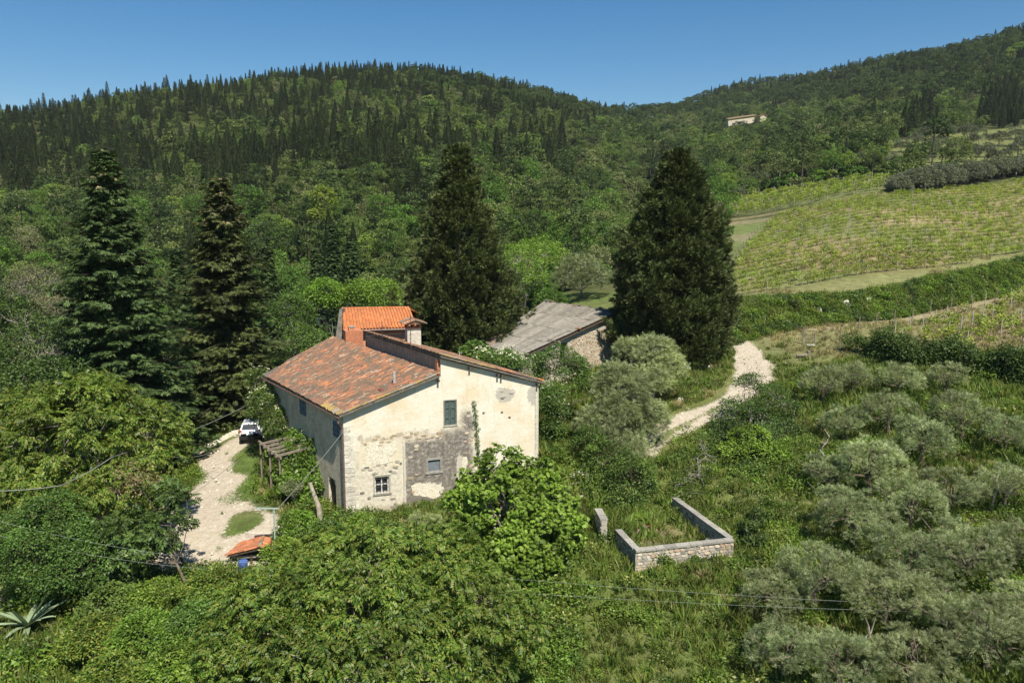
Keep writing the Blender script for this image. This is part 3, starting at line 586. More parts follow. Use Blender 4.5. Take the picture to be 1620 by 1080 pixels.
def shutters(parent, h, O, ax, nn, mat, inset=.05):
    W_ = (h[1]-h[0])/2; H_ = h[3]-h[2]
    for k in (0, 1):
        c = O+ax*(h[0]+W_*(k+.5))+UP*(h[2]+H_/2)-nn*inset; m = MB()
        for sg in (-1, 1): m.box(c+ax*sg*(W_/2-.045), .07, .06, H_-.01, ax)
        for f in (-.48, -.2, .2, .48): m.box(c+UP*f*H_*.985, W_-.17, .055, .09, ax)
        s_ = m.obj('shutter', MAT[mat], parent); m = MB(); n = int(H_/.075)
        for i in range(n): m.box(c+UP*((i+.5)/n-.5)*H_-nn*.01, W_-.16, .012, .06, ax, (nn*.6+UP*.8))
        o = m.obj('slats', MAT[mat], None); o.parent = s_; tag(o, kind='stuff')
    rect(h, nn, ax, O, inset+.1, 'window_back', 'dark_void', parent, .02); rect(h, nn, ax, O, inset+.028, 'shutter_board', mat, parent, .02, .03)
shutters(house, h_sh, A0, t_, n_, 'green_paint'); surround(house, h_sh, A0, t_, n_, .07, .02, 'grey_stone')
surround(house, h_bar, A0, t_, n_, .11, .02, 'grey_stone'); rect(h_bar, n_, t_, A0, .2, 'pane', 'glass', house, .02)
m = MB(); cs, cz, W_, H_ = (h_bar[0]+h_bar[1])/2, (h_bar[2]+h_bar[3])/2, h_bar[1]-h_bar[0], h_bar[3]-h_bar[2]
for f in (-.46, 0, .46): m.box(FP(cs+f*W_, cz, -.14), .06, .05, H_, t_)
for f in (-.46, .02, .46): m.box(FP(cs, cz+f*H_, -.14), W_, .044, .06, t_)
m.obj('sash', MAT['white_paint'], house); m = MB()
for f in (-.36, -.12, .12, .36): m.tube([FP(cs+f*W_, h_bar[2], -.03), FP(cs+f*W_, h_bar[3], -.03)], .011, 5)
for f in (-.35, -.1, .15, .38): m.tube([FP(h_bar[0], cz+f*H_, -.045), FP(h_bar[1], cz+f*H_, -.045)], .011, 5)
m.obj('window_grille', MAT['iron'], house)
surround(house, h_bl, A0, t_, n_, .14, .03, 'coping'); rect(h_bl, n_, t_, A0, .1, 'blind_panel', 'slate', house, .04)
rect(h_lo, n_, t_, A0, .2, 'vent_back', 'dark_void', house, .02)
for h, mt in ((hl[0], 'blue_paint'), (hl[1], 'blue_paint')):
    shutters(house, h, A0, LD, LN, mt, -.03)
# dark discs slightly proud of the wall, painting the shade inside small holes
for px, py in ((765, 653), (794, 652), (634, 733), (806, 660)):
    s, z = fac(px, py); MB().tube([FP(s, z, -.03), FP(s, z, .012)], .09, 7).obj('hole_shade_disc', MAT['dark_rubble'], house)
# flue pipe on the tiled roof, chimneys, aerials
p = E0*.62+R0*.38; e = aY(624, 608, 0+47.5); bse = e-UP*.0
pl = np.cross(E1-E0, R0-E0); rr = ray(624, 609); kk = ((E0-CAM)@pl)/(rr@pl); bse = CAM+rr*kk
MB().tube([bse-UP*.1, bse+UP*.85], .09, 8).obj('flue_pipe', MAT['concrete'], house); MB().box(bse+UP*.1, .4, .32, .06, t_).obj('flue_flashing', MAT['rust_red'], house)
b2 = bse-t_*.9-RD*.3-UP*.25; MB().box(b2+UP*.1, .42, .3, .05, t_).obj('ridge_patch', MAT['rust_red'], house)
def chimney(parent, px0, px1, pyb, pyt, Y, zb, tiles=True):
    c = aY((px0+px1)/2, pyt, Y); wd = (px1-px0)/F*Y; zt = c[2]; g_ = MB(); cc = np.array([c[0], c[1], (zb+zt-.35)/2]); g_.box(cc, wd, wd*.8, zt-.35-zb, t_)
    ch = g_.obj('chimney', MAT['plaster'], parent); m = MB(); mid = np.array([c[0], c[1], zt-.38]); m.box(mid, wd*1.1, wd*.9, .09, t_)
    for i, j in ((-1, -1), (1, -1), (1, 1), (-1, 1), (0, -1), (0, 1)): m.box(mid+t_*i*wd*.43+n_*j*wd*.33+UP*.15, .13, .13, .24, t_)
    o = m.obj('chimney_pots', MAT['brick'], None); o.parent = ch; loc = np.array(parent.location); o.location = np.array(o.location)-loc
    if tiles:
        m = MB(); a = mid+UP*.3; W2, D2 = wd*.85, wd*.75
        for sg in (-1, 1):
            for k in range(6):
                y = (k-2.5)/5*2*D2
                q0 = a+t_*sg*W2+n_*y; q1 = a+n_*y+UP*.28; d = q1-q0; x = n_; 
                MxA = frames(np.array([d]), np.array([UP]))[0]; L_ = np.linalg.norm(d); VV = CV.copy(); VV[:, 1] *= L_/.47; VV[:, 0] *= 1.15; m.add(VV@MxA.T+q0, CF)
        m.prism([a-t_*W2-n_*D2, a+t_*W2-n_*D2, a+t_*W2+n_*D2, a-t_*W2+n_*D2], [a-n_*D2+UP*.24, a-n_*D2+t_*.01+UP*.24, a+n_*D2+t_*.01+UP*.24, a+n_*D2+UP*.24])
        o = m.obj('chimney_cap', MAT['old_tile'], None); o.parent = ch; o.location = np.array(o.location)-loc
    else:
        m = MB().box(mid+UP*.3, wd*1.3, wd*1.15, .06, t_); o = m.obj('chimney_cap', MAT['coping'], None); o.parent = ch; o.location = np.array(o.location)-loc
    return ch
chimney(house, 642, 664, 550, 509, 56.5, 8.0); chimney(house, 552, 560, 535, 515, 61.5, 8.2, False)
def rafter_mast(px, y0, y1, Y, arms):
    top = aY(px, y0, Y); bt = top.copy(); bt[2] = aY(px, y1, Y)[2]; m = MB().tube([bt, top], [.03, .02], 6)
    for f, l, a in arms:
        c = bt+(top-bt)*f; d = np.array([cos(a), sin(a), .03]); m.tube([c-d*l*.45, c+d*l*.55], .012, 5)
        if l > 1.4:
            for q in np.linspace(-.4, .5, 9): e = np.array([-sin(a), cos(a), 0]); m.tube([c+d*l*q-e*.25, c+d*l*q+e*.25], .006, 4)
    return m
rafter_mast(649, 497, 577, 51.5, [(.95, .5, .4), (.6, .35, 1.)]).obj('aerial', MAT['iron'], None, label='tall rusty aerial pole rising beside the raised wall of the farmhouse', cat='aerial', group='television aerials on the farmhouse')
rafter_mast(604, 508, 556, 55.5, [(.55, 2.6, .35), (.8, .8, .35)]).obj('aerial', MAT['iron'], None, label='thin aerial with a long horizontal arm over the tiled roof', cat='aerial', group='television aerials on the farmhouse')
MB().tube([aY(727, 574, 51), aY(727, 558, 51), aY(729.5, 557, 51), aY(730, 559, 51)], .035, 6).obj('vent_pipe', MAT['concrete'], house)
# brick block at the end of the ridge
q0 = R0w+RD*(11.3); 
wall('brick_block', aY(547, 541, 61.0)*np.array([1, 1, 0]), t_, [0, 1.35], [8], lambda s: aY(560, 525, 61)[2]+.05, [], MAT['brick'], house, depth=1.5, zlow=7.6, nrm=n_)
# ------------------------------------------------------------------ rear house with bright orange roof
rb = aY(592, 522, 67.); rear = empty('rear_house', (rb[0], rb[1], 0), 'small brick house with bright orange tiled roof behind the farmhouse', 'house')
a_ = aY(543.5, 522, 65.2); b_ = aZ(660, 518.3, a_[2]); c_ = aY(540.7, 488.7, 69.8); d_ = aZ(648, 487.2, c_[2])
roof(rear, a_, b_, c_, d_, lambda a, b: True, 150, 'new_tile', jit=.2, spacing=.27, step=.4)
m = MB(); bkp = [d_+np.array([1, 4.5, -1.3]), c_+np.array([-1, 4.5, -1.3])]; m.prism([p-UP*.1 for p in (a_, b_, d_, c_)], [p+UP*.02 for p in (a_, b_, d_, c_)]); m.prism([c_-UP*.1, d_-UP*.1, bkp[0]-UP*.1, bkp[1]-UP*.1], [c_+UP*.02, d_+UP*.02, bkp[0], bkp[1]]); m.obj('roof_deck', MAT['new_tile'], rear)
rg = MB(); L_ = np.linalg.norm(d_-c_); 
for i in range(int(L_/.36)):
    q = c_+(d_-c_)*(i*.36/L_)+UP*.06; Mx = frames(np.array([d_-c_]), np.array([UP]))[0]; rg.add((CV*np.array([1.3, 1, 1.2]))@Mx.T+q, CF)
rg.obj('ridge_tiles', MAT['new_tile'], rear)
wd_ = (b_-a_)/np.linalg.norm(b_-a_); wn = np.array([wd_[1], -wd_[0], 0]); ao = a_+wd_*.25-wn*.45; ao[2] = 0; Lw = np.linalg.norm(b_-a_)-.5
wall('front_wall', ao, wd_, [0, Lw], [3], lambda s: a_[2]-.02, [], MAT['brick'], rear, zlow=-1, nrm=wn)
sdv = c_-a_; sdv[2] = 0; sl_ = np.linalg.norm(sdv); sdv /= sl_
wall('side_wall', ao+sdv*.003, sdv, [0, sl_], [3], lambda s: a_[2]-.05+(c_[2]-a_[2])*s/sl_, [], MAT['rubble_wall'], rear, zlow=-1, nrm=-wd_)
wall('side_wall', ao+wd_*Lw, sdv, [0, sl_], [3], lambda s: a_[2]-.05+(c_[2]-a_[2])*s/sl_, [], MAT['plaster'], rear, zlow=-1, nrm=wd_)
m = MB(); p0 = aY(541, 489, 68); p1 = aY(537, 489, 68); p2 = aY(521, 538, 66); p3 = aY(543, 538, 66); dd = np.array([0, 1.2, 0]); m.prism([p0, p1, p2-UP*3, p3-UP*3], [p0+dd, p1+dd, p2+dd-UP*3, p3+dd-UP*3]); m.obj('buttress', MAT['dark_rubble'], rear)
MB().tube([a_-UP*.08+wn*.1, b_-UP*.08+wn*.1], .08, 6).obj('gutter', MAT['brown_pipe'], rear)
grime('pale_rubble', [(.4, .34, .26), (.52, .46, .36), (.62, .56, .45)], 2.5)
# ------------------------------------------------------------------ barn with fibre-cement sheets
Bb = aY(828, 561, 65.); Cb = aY(979, 492.5, 75.); Ab = aY(766, 546.5, 71.3); Db = aY(862, 476.5, 82.)
gC = G(962, 562)
barn = empty('barn', (gC[0], gC[1], 0), 'long stone barn with grey corrugated sheet roof and crumbling edge', 'barn')
def bil(a, b): return (Bb*(1-a)+Cb*a)*(1-b)+(Ab*(1-a)+Db*a)*b       # a up the slope, b along the eave
na, nb = 4, 12
for i in range(na):
    for j in range(nb):
        if (i, j) in ((0, 10),): continue
        a0, a1_ = i/na-.012, (i+1)/na; b0, b1 = j/nb, (j+1)/nb+.01; ng_ = 14; V = []; Fs = []
        lift = .02+random.uniform(0, .02); sl2 = random.gauss(0, .002)
        for ia, a in enumerate((a0, a1_)):
            for k in range(ng_+1):
                b = b0+(b1-b0)*k/ng_; p = bil(a, b); V.append(p+UP*(lift+(.025 if ia == 0 else 0)+.03*(k % 2)+sl2*k))
        V += [v-UP*.012 for v in V]; n = ng_+1
        for k in range(ng_): Fs += [(k, k+1, n+k+1, n+k), (2*n+k, 3*n+k, 3*n+k+1, 2*n+k+1), (k, 2*n+k, 2*n+k+1, k+1)]
        MB().add(V, Fs).obj('roof_sheet', MAT['sheet'], barn)
m = MB()
for i in range(8):
    for j in range(8):
        P = [bil(i/8, j/8), bil((i+1)/8, j/8), bil((i+1)/8, (j+1)/8), bil(i/8, (j+1)/8)]; m.prism([p-UP*.3 for p in P], [p-UP*.16 for p in P])
if 1: pass
m; m.obj('roof_deck', MAT['dark_wood'], barn)
for i in range(26):
    a, b = (1-.01*random.random(), random.random()) if i < 14 else (random.random(), random.uniform(0, .04)) if i < 19 else (random.uniform(0, .6), random.uniform(.93, 1))
    p = bil(a, b); mm = MB().box(p+UP*.12, random.uniform(.25, .6), random.uniform(.2, .35), .06, (cos(i), sin(i), random.uniform(-.2, .2))); mm.obj('loose_tile', MAT['dark_rubble'] if i % 3 else MAT['old_tile'], barn)
m = MB(); grime('rust_earth', [(.16, .1, .06), (.28, .19, .12), (.36, .28, .19)], 1.5)
P = [bil(-.02, .8), bil(.14, .87), bil(.25, .95), bil(.45, .985), bil(.42, 1.05), bil(-.02, 1.06)]; m.prism([p-UP*.05 for p in P], [p+UP*.07 for p in P]); m.obj('collapsed_edge', MAT['rust_earth'], barn)
def bwall(name, P, Q, mat, zl, holes=(), dep=.45, inset=.35, parent=barn, flip=1, off=.15):
    d = Q-P; dz = d[2]; d = d*np.array([1, 1, 0]); L_ = np.linalg.norm(d); d /= L_; nn = np.array([d[1], -d[0], 0])*flip; O = (P-nn*inset)*np.array([1, 1, 0])
    wall(name, O, d, [.3, L_-.3], [zl+2], lambda s: P[2]+dz*s/L_-off, list(holes), MAT[mat], parent, dep, zl, nrm=nn); return O, d, nn, L_
zt = lambda s, P, Q, L_: P[2]+(Q[2]-P[2])*s/L_
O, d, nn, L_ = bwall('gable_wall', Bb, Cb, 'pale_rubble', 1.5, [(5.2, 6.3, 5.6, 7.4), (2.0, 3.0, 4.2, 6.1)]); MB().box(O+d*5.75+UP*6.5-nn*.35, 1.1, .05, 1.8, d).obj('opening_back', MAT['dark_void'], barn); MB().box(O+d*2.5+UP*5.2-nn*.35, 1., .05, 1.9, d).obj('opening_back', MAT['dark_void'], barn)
k = 0; m = MB(); random.seed(11); lm = MB()
for row in range(24):
    z = 3.2+row*.2; s = 6.5+random.random()*.3
    while s < L_-.4:
        l = random.uniform(.22, .5)
        if z < zt(s, Bb, Cb, L_)-.45: 
            b0, b1 = rstone(O+d*(s+l/2)+UP*(z+.1), l*.93, .19, random.uniform(.02, .05), d, nn, k); k += 1
            q = MB(); q.prism(b0, b1)
            if k <= 150: q.obj('stone', MAT['pale_stone' if k % 3 else 'warm_stone'], barn)
            else: m.prism(b0, b1)
        s += l
if m.n: m.obj('stones', MAT['warm_stone'], barn, kind='stuff')
bwall('eave_wall', Ab, Bb, 'dark_rubble', 1.5, [(2.5, 4.5, 2, 5.7)], off=.25); bwall('back_wall', Cb, Db, 'rubble_wall', 2); bwall('far_wall', Db, Ab, 'rubble_wall', 1)
# ------------------------------------------------------------------ roofless stone enclosure
zE = 1.12; e1, e2, e3, e4 = aZ(1004, 871, zE), aZ(1159, 854, zE), aZ(1067, 788, zE), aZ(978, 839, zE)
enc = empty('stone_enclosure', (e1[0], e1[1], 0), 'low roofless rectangular stone enclosure with weathered coping among the grass', 'stone wall')
def rubble(parent, P, Q, zt_, th, seed, mat='warm_stone', both=True, lim=400):
    d = (Q-P)*np.array([1, 1, 0]); L_ = np.linalg.norm(d); d /= L_; nn = np.array([d[1], -d[0], 0]); lo = min(float(T(P[0], P[1])), float(T(Q[0], Q[1])))-.4
    core = MB(); core.box((P+Q)/2*np.array([1, 1, 0])+UP*(lo+zt_)/2, L_, th-.1, zt_-lo, d); core.obj('wall_core', MAT['grey_stone'], parent); rr = random.Random(seed); kk = 0; rest = MB()
    for sg in ((1, -1) if both else (1,)):
        z = lo+.3
        while z < zt_-.08:
            h = rr.uniform(.12, .2); s = rr.uniform(0, .1)
            while s < L_-.1:
                l = min(rr.uniform(.16, .42), L_-s); b0, b1 = rstone((P*np.array([1, 1, 0]))+d*(s+l/2)+UP*(z+h/2)+nn*sg*(th/2-.06), l*.94, h*.93, rr.uniform(.02, .06), d, nn*sg, seed*999+kk); kk += 1; s += l
                if sg == -1: b0, b1 = b0[::-1], b1[::-1]
                if kk <= lim: q = MB(); q.prism(b0, b1); q.obj('stone', MAT[mat if rr.random() < .6 else 'grey_stone'], parent)
                else: rest.prism(b0, b1)
            z += h
    s = 0
    while s < L_-.05:
        l = min(rr.uniform(.5, .8), L_-s); MB().box((P*np.array([1, 1, 0]))+d*(s+l/2)+UP*(zt_+.03+rr.uniform(-.01, .01)), l-.015, th+.04, .1, d).obj('coping_stone', MAT['coping'], parent); s += l
    if rest.n: rest.obj('stones', MAT[mat], parent, kind='stuff')
rubble(enc, e1, e2, zE, .34, 1, lim=130); rubble(enc, e2+np.array([-.1, .2, 0]), e3, zE, .34, 2, 'grey_stone', lim=75); rubble(enc, e4, e1+np.array([.1, .22, 0]), zE, .34, 3, 'grey_stone', lim=45)
s1, s2 = aZ(946, 799, 1.7), aZ(956, 826, 1.35); stub = empty('wall_stub', (s1[0], s1[1], 0), 'short broken wall stub with flat top left of the stone enclosure', 'stone wall'); rubble(stub, s1, s2, 1.45, .4, 5, 'pale_stone', lim=40)
# rubble heap and planks in the enclosure
hp = G(1022, 836)
def heap(c, r, n, mats, label, cat, sz=(.1, .35), seed=1, name='rubble_heap'):
    rr = np.random.default_rng(seed); e = empty(name, tuple(c), label, cat)
    for i in range(n):
        p = rr.normal(0, r/2, 2); z = max(0, .35*r*(1-np.hypot(*p)/r)); s = rr.uniform(*sz)
        x, y = c[0]+p[0], c[1]+p[1]; pts = rs(9)*s*np.array([.6, .45, .3]); bm = MB(); an = np.arange(6)*pi/3; b0 = [np.array([cos(a)*s*.55*rr.uniform(.7, 1.1), sin(a)*s*.42*rr.uniform(.7, 1.1), -s*.2]) for a in an]; b1 = [q*np.array([.7, .7, 1])+UP*s*.45*rr.uniform(.8, 1.1) for q in b0]
        ctr = np.array([x, y, float(T(x, y))+z*.6+s*.1]); bm.prism([ctr+q for q in b0], [ctr+q for q in b1]); bm.obj('stone', MAT[mats[i % len(mats)]], e)
    return e
heap(G(1018, 838), .8, 26, ['dark_rubble', 'rust_earth', 'brick'], 'heap of broken tiles and rubble inside the roofless enclosure', 'rubble')
heap(G(1120, 585), 1.3, 22, ['grey_stone', 'pale_stone'], 'scattered pale stones beside the dirt track under the big cypress', 'stones', seed=2, name='stone_pile')
heap(G(915, 755), 1.6, 40, ['pale_stone', 'grey_stone'], 'tumbled heap of pale stones in the shade right of the farmhouse', 'stones', (.15, .5), 3, 'stone_pile')
heap(G(75, 1045), .9, 16, ['pale_stone'], 'loose pale stones below the agave', 'stones', (.12, .35), 4, 'stone_pile')
heap(G(450, 845), 1.0, 14, ['pale_stone'], 'pale stones at the grassy edge of the gravel yard', 'stones', (.15, .4), 6, 'stone_pile')
m = MB(); tb = aZ(1126, 856, .35); m.tube([tb-UP*.5, tb+UP*.1], [.3, .36], 12, True); m.obj('tub', MAT['slate'], None, label='pale blue plastic tub in the corner of the stone enclosure', cat='tub')
# ------------------------------------------------------------------ foliage materials
leafmat('lf_walnut', [(.045, .09, .015), (.075, .135, .02), (.11, .175, .028), (.16, .215, .04), (.15, .16, .035)], .3, .1, .01)
leafmat('lf_bright', [(.06, .11, .016), (.095, .165, .022), (.13, .21, .03), (.17, .24, .045)], .33, .12, .01)
leafmat('lf_mid', [(.04, .075, .016), (.065, .115, .024), (.09, .145, .03), (.12, .165, .045)], .3, .15, .015)
leafmat('lf_dark', [(.025, .05, .013), (.04, .078, .018), (.06, .1, .024), (.085, .125, .035)], .25, .12, .01)
leafmat('lf_olive', [(.09, .12, .05), (.13, .168, .076), (.19, .225, .115), (.285, .315, .185)], .25, .28, .01)
leafmat('lf_spruce', [(.022, .042, .015), (.034, .06, .02), (.052, .084, .028), (.08, .115, .04)], .12, .1, .01, .6)
leafmat('lf_cypress', [(.025, .04, .014), (.042, .062, .02), (.068, .09, .028), (.1, .118, .038)], .12, .12, .01, .6)
leafmat('lf_cone', [(.12, .085, .05), (.17, .125, .075), (.09, .085, .04), (.21, .17, .1)], .1, .1, .01)
leafmat('lf_brown', [(.13, .11, .075), (.17, .15, .105), (.1, .1, .055), (.08, .1, .035)], .1, .15, .01)
leafmat('lf_white', [(.62, .62, .5), (.7, .7, .6)], .2, .05, 0)
leafmat('lf_vine', [(.11, .16, .02), (.16, .21, .03), (.2, .25, .045), (.24, .27, .06)], .35, .2, .01)
leafmat('lf_grass', [(.07, .11, .018), (.1, .15, .028), (.13, .17, .04), (.19, .19, .07)], .3, .2, .02)
leafmat('lf_dry', [(.2, .17, .08), (.28, .23, .12), (.34, .29, .17), (.14, .15, .06)], .2, .2, .02)
leafmat('lf_agave', [(.16, .22, .14), (.22, .28, .19)], .1, .05, 0)
def farmat(name, stops, val=.2):
    b = NB(name); c = b.ramp(b.orn(), stops); l = b.ramp(b.isl(), [(0, .55), (.5, 1.), (1, 1.55)]); c = b.mix(1., c, l, 'MULTIPLY')
    h = b.n('ShaderNodeHueSaturation'); b.L(c, h.inputs['Color']); b.L(b.M('ADD', b.M('MULTIPLY', b.M('FRACT', b.M('MULTIPLY', b.orn(), 13.7)), 2*val), 1-val), h.inputs['Value'])
    MAT[name] = b.bsdf(h.outputs[0], .6, .25, trans=.2, tcol=b.mix(1., h.outputs[0], (1.2, 1.3, .6), 'MULTIPLY'))
farmat('far_broad', [(0, (0.096, 0.135, 0.033)), (.25, (0.128, 0.169, 0.041)), (.45, (0.141, 0.176, 0.051)), (.6, (0.096, 0.176, 0.032)), (.75, (0.167, 0.182, 0.073)), (.85, (0.128, 0.216, 0.034)), (.93, (0.192, 0.189, 0.097)), (1, (0.192, 0.270, 0.043))], .25)
farmat('far_broad_near', [(0, (0.080, 0.143, 0.028)), (.3, (0.105, 0.195, 0.030)), (.5, (0.142, 0.182, 0.049)), (.7, (0.099, 0.189, 0.028)), (.8, (0.161, 0.260, 0.037)), (.88, (0.185, 0.182, 0.094)), (1, (0.185, 0.273, 0.041))], .22)
farmat('far_conifer', [(0, (.035, .052, .018)), (.5, (.05, .068, .022)), (.8, (.062, .082, .028)), (1, (.075, .1, .03))], .25)
farmat('far_pine', [(0, (0.051, 0.082, 0.024)), (.5, (0.074, 0.108, 0.032)), (1, (0.091, 0.126, 0.039))], .22)
farmat('far_olive', [(0, (.1, .115, .07)), (.5, (.13, .145, .09)), (1, (.15, .165, .1))], .15)
# ------------------------------------------------------------------ geometry-nodes scatter for uncountable masses
def scatter(name, pts, protos, sc, kind='stuff', tilt=0.):
    """one object; every point carries one of the given meshes (protos are objects that only live inside it)"""
    cl = bpy.data.collections.new(name+'_source')
    for p in protos: cl.objects.link(p)
    n = len(pts); org = np.array([0, 0, 0.]); me = bpy.data.meshes.new(name); me.vertices.add(n); me.vertices.foreach_set('co', np.asarray(pts, np.float32).ravel())
    a = me.attributes.new('sc', 'FLOAT', 'POINT'); a.data.foreach_set('value', np.asarray(sc, np.float32))
    a = me.attributes.new('rt', 'FLOAT_VECTOR', 'POINT'); r = np.zeros((n, 3)); r[:, 2] = rng.uniform(0, 6.28, n); r[:, :2] = rng.normal(0, tilt, (n, 2)); a.data.foreach_set('vector', r.astype(np.float32).ravel())
    o = link(name, me); g = bpy.data.node_groups.new(name, 'GeometryNodeTree'); g.interface.new_socket('Geometry', in_out='INPUT', socket_type='NodeSocketGeometry'); g.interface.new_socket('Geometry', in_out='OUTPUT', socket_type='NodeSocketGeometry')
    N = g.nodes; gi = N.new('NodeGroupInput'); go = N.new('NodeGroupOutput'); ip = N.new('GeometryNodeInstanceOnPoints'); ci = N.new('GeometryNodeCollectionInfo'); ci.inputs[0].default_value = cl
    ci.inputs['Separate Children'].default_value = True; ci.inputs['Reset Children'].default_value = True
    ip.inputs['Pick Instance'].default_value = True; L = g.links.new
    def at(nm, ty): x = N.new('GeometryNodeInputNamedAttribute'); x.data_type = ty; x.inputs[0].default_value = nm; return x.outputs[0]
    ri = N.new('FunctionNodeRandomValue'); ri.data_type = 'INT'; mn = [s for s in ri.inputs if s.name == 'Min' and s.type == 'INT'][0]; mx = [s for s in ri.inputs if s.name == 'Max' and s.type == 'INT'][0]; mn.default_value = 0; mx.default_value = len(protos)-1
    L([s for s in ri.outputs if s.type == 'INT'][0], ip.inputs['Instance Index'])
    e2r = N.new('FunctionNodeEulerToRotation'); L(at('rt', 'FLOAT_VECTOR'), e2r.inputs[0]); L(e2r.outputs[0], ip.inputs['Rotation']); L(at('sc', 'FLOAT'), ip.inputs['Scale'])
    L(gi.outputs[0], ip.inputs['Points']); L(ci.outputs[0], ip.inputs['Instance']); L(ip.outputs[0], go.inputs[0])
    o.modifiers.new('scatter', 'NODES').node_group = g
    return tag(o, kind=kind)
def pobj(name, V, Fc, mats, mi=None): return bpy.data.objects.new(name, mesh(name, V, Fc, mats, False, None, mi))
def trunkleaf(V, Fc, h, r, lean=0.):
    """adds a simple square tapered trunk in front of the leaf arrays (material 1)"""
    a = np.array([[-1, -1], [1, -1], [1, 1], [-1, 1]])*r; tv = np.concatenate([np.c_[a, np.full(4, -.8)], np.c_[a*.5, np.full(4, h)]]); tf = np.array([[i, (i+1) % 4, 4+(i+1) % 4, 4+i] for i in range(4)])
    return np.concatenate([V, tv]), np.concatenate([Fc, tf+len(V)]), np.r_[np.zeros(len(Fc)), np.ones(4)]
# far tree prototypes, metres
def far_broad(seed, H=8, W=6.5, n=34, m=34, leaf=.5):
    C = lobes([(0, 0, H*.62, W*.42, W*.42, H*.3), (W*.15*sin(seed), W*.15*cos(seed), H*.5, W*.36, W*.36, H*.26), (-W*.2*cos(seed*2), W*.12, H*.45, W*.33, W*.3, H*.26)], n, .35, -.6)
    V, Fc = sprays(C, rng.uniform(.7, 1.25, len(C))*W/6.5, m, LEAF, leaf, .5, .1, .55, .8, .8, np.array([0, 0, H*.4])); return trunkleaf(V, Fc, H*.6, .14)
def far_cyp(seed, H=11.5, W=2.4, n=1500):
    z = rng.uniform(.03, 1, n)**.95; prof = np.minimum(1, (1-z)*1.55)**.9*(.75+.25*np.minimum(1, z*6)); an = rng.uniform(0, 2*pi, n); r = W/2*prof*rng.uniform(.65, 1.12, n)*(1+.18*np.sin(an*3+z*9+seed))
    p = np.c_[r*np.cos(an), r*np.sin(an), z*H]; d = np.c_[np.cos(an)*.55, np.sin(an)*.55, np.full(n, 1.)]+.35*rs(n)
    Mx = frames(d, np.c_[np.cos(an), np.sin(an), np.full(n, .3)]+.3*rs(n))*(rng.uniform(.5, .9, n)*(1.1-.65*z))[:, None, None]; V, Fc = rep(rhomb(1., .42), Q1, Mx, p); return trunkleaf(V, Fc, H*.5, .12)
def far_fir(seed, H=12, W=4.8, n=1300):
    lv = 17; k = rng.integers(0, lv, n); z = (k+.5)/lv+rng.normal(0, .012, n); prof = (1-z)**.85*(.8+.3*rng.random(n)); an = rng.uniform(0, 2*pi, n)+.0; an = np.round(an/(2*pi)*7+k*.4)/7*2*pi+rng.normal(0, .25, n)
    f = rng.uniform(.25, 1, n)**.7; r = W/2*prof*f; p = np.c_[r*np.cos(an), r*np.sin(an), z*H*.96+.3-.35*r+.4]; d = np.c_[np.cos(an), np.sin(an), np.full(n, -.25)]+.45*rs(n)
    Mx = frames(d, np.array([[0, 0, 1.]])+.35*rs(n))*(rng.uniform(.5, .95, n)*(1.1-.6*z))[:, None, None]; V, Fc = rep(rhomb(1., .5), Q1, Mx, p); top = np.array([[0, 0, H*.97]]); return trunkleaf(V, Fc, H*.97, .13)
def far_pine(seed, H=11, W=6, n=26, m=36):
    C = lobes([(0, 0, H*.8, W*.45, W*.42, H*.16), (W*.2*sin(seed), W*.15, H*.62, W*.35, W*.35, H*.14)], n, .5, -.4)
    V, Fc = sprays(C, rng.uniform(.6, 1.1, len(C)), m, (rhomb(1, .35), Q1), .6, .6, -.2, .4, .6, .9, np.array([0, 0, H*.6])); return trunkleaf(V, Fc, H*.8, .17)
def protos(fn, name, mats, k, **kw):
    out = []
    for i in range(k): V, Fc, mi = fn(i*1.7+1, **kw); out.append(pobj(name, V, Fc, [MAT[q] for q in mats], mi))
    return out
PB = protos(far_broad, 'broadleaf_tree', ('far_broad', 'grey_bark'), 5); PBN = protos(far_broad, 'broadleaf_tree', ('far_broad_near', 'grey_bark'), 5, n=60, m=70, leaf=.33, H=8.5, W=7)
PC = protos(far_cyp, 'cypress_tree', ('far_conifer', 'dark_bark'), 3); PF = protos(far_fir, 'fir_tree', ('far_conifer', 'dark_bark'), 3); PP = protos(far_pine, 'pine_tree', ('far_pine', 'dark_bark'), 3)
PO = protos(far_broad, 'olive_tree', ('far_olive', 'grey_bark'), 3, H=4.4, W=5, n=60, m=60, leaf=.26)
# ------------------------------------------------------------------ the wooded hills
cand = []; y = 84.
def grid(y0, y1, st):
    ys = np.arange(y0, y1, st); out = []
    for yv in ys:
        xm = yv*1.0; xs = np.arange(-xm, xm, st); out.append(np.c_[xs+rng.uniform(-.42, .42, len(xs))*st, np.full(len(xs), yv)+rng.uniform(-.42, .42, len(xs))*st])
    return np.concatenate(out)
fp = np.concatenate([grid(84, 170, 4.5), grid(170, 330, 4.7), grid(330, 700, 6.1), grid(700, 960, 7.2)])
fz = T(fp[:, 0], fp[:, 1]); P3 = np.c_[fp, fz]; fx_, fy_ = proj(P3+np.array([0, 0, 5]))
keep = np.ones(len(fp), bool)
for Q, mg in ((VINE1, 4), (VINE2, 3), (VINE3, 3), (OLV2, 1), (MEAD, 1.5), (FARM, 1), (CLEAR, 2)): keep &= sdist(fp, Q) < -mg
a, b = BK; d = (b-a)/np.linalg.norm(b-a); sd = (fp-a)@np.array([-d[1], d[0]]); al = (fp-a)@d
keep &= ~((fp[:, 0] > 14) & (fp[:, 1] < 135) & (fp[:, 0]/fp[:, 1] > .1)); keep &= ~((al > -8) & (sd > -3) & (sdist(fp, VINE1) > -30) & (fp[:, 1] < 235) & (sd < 40))
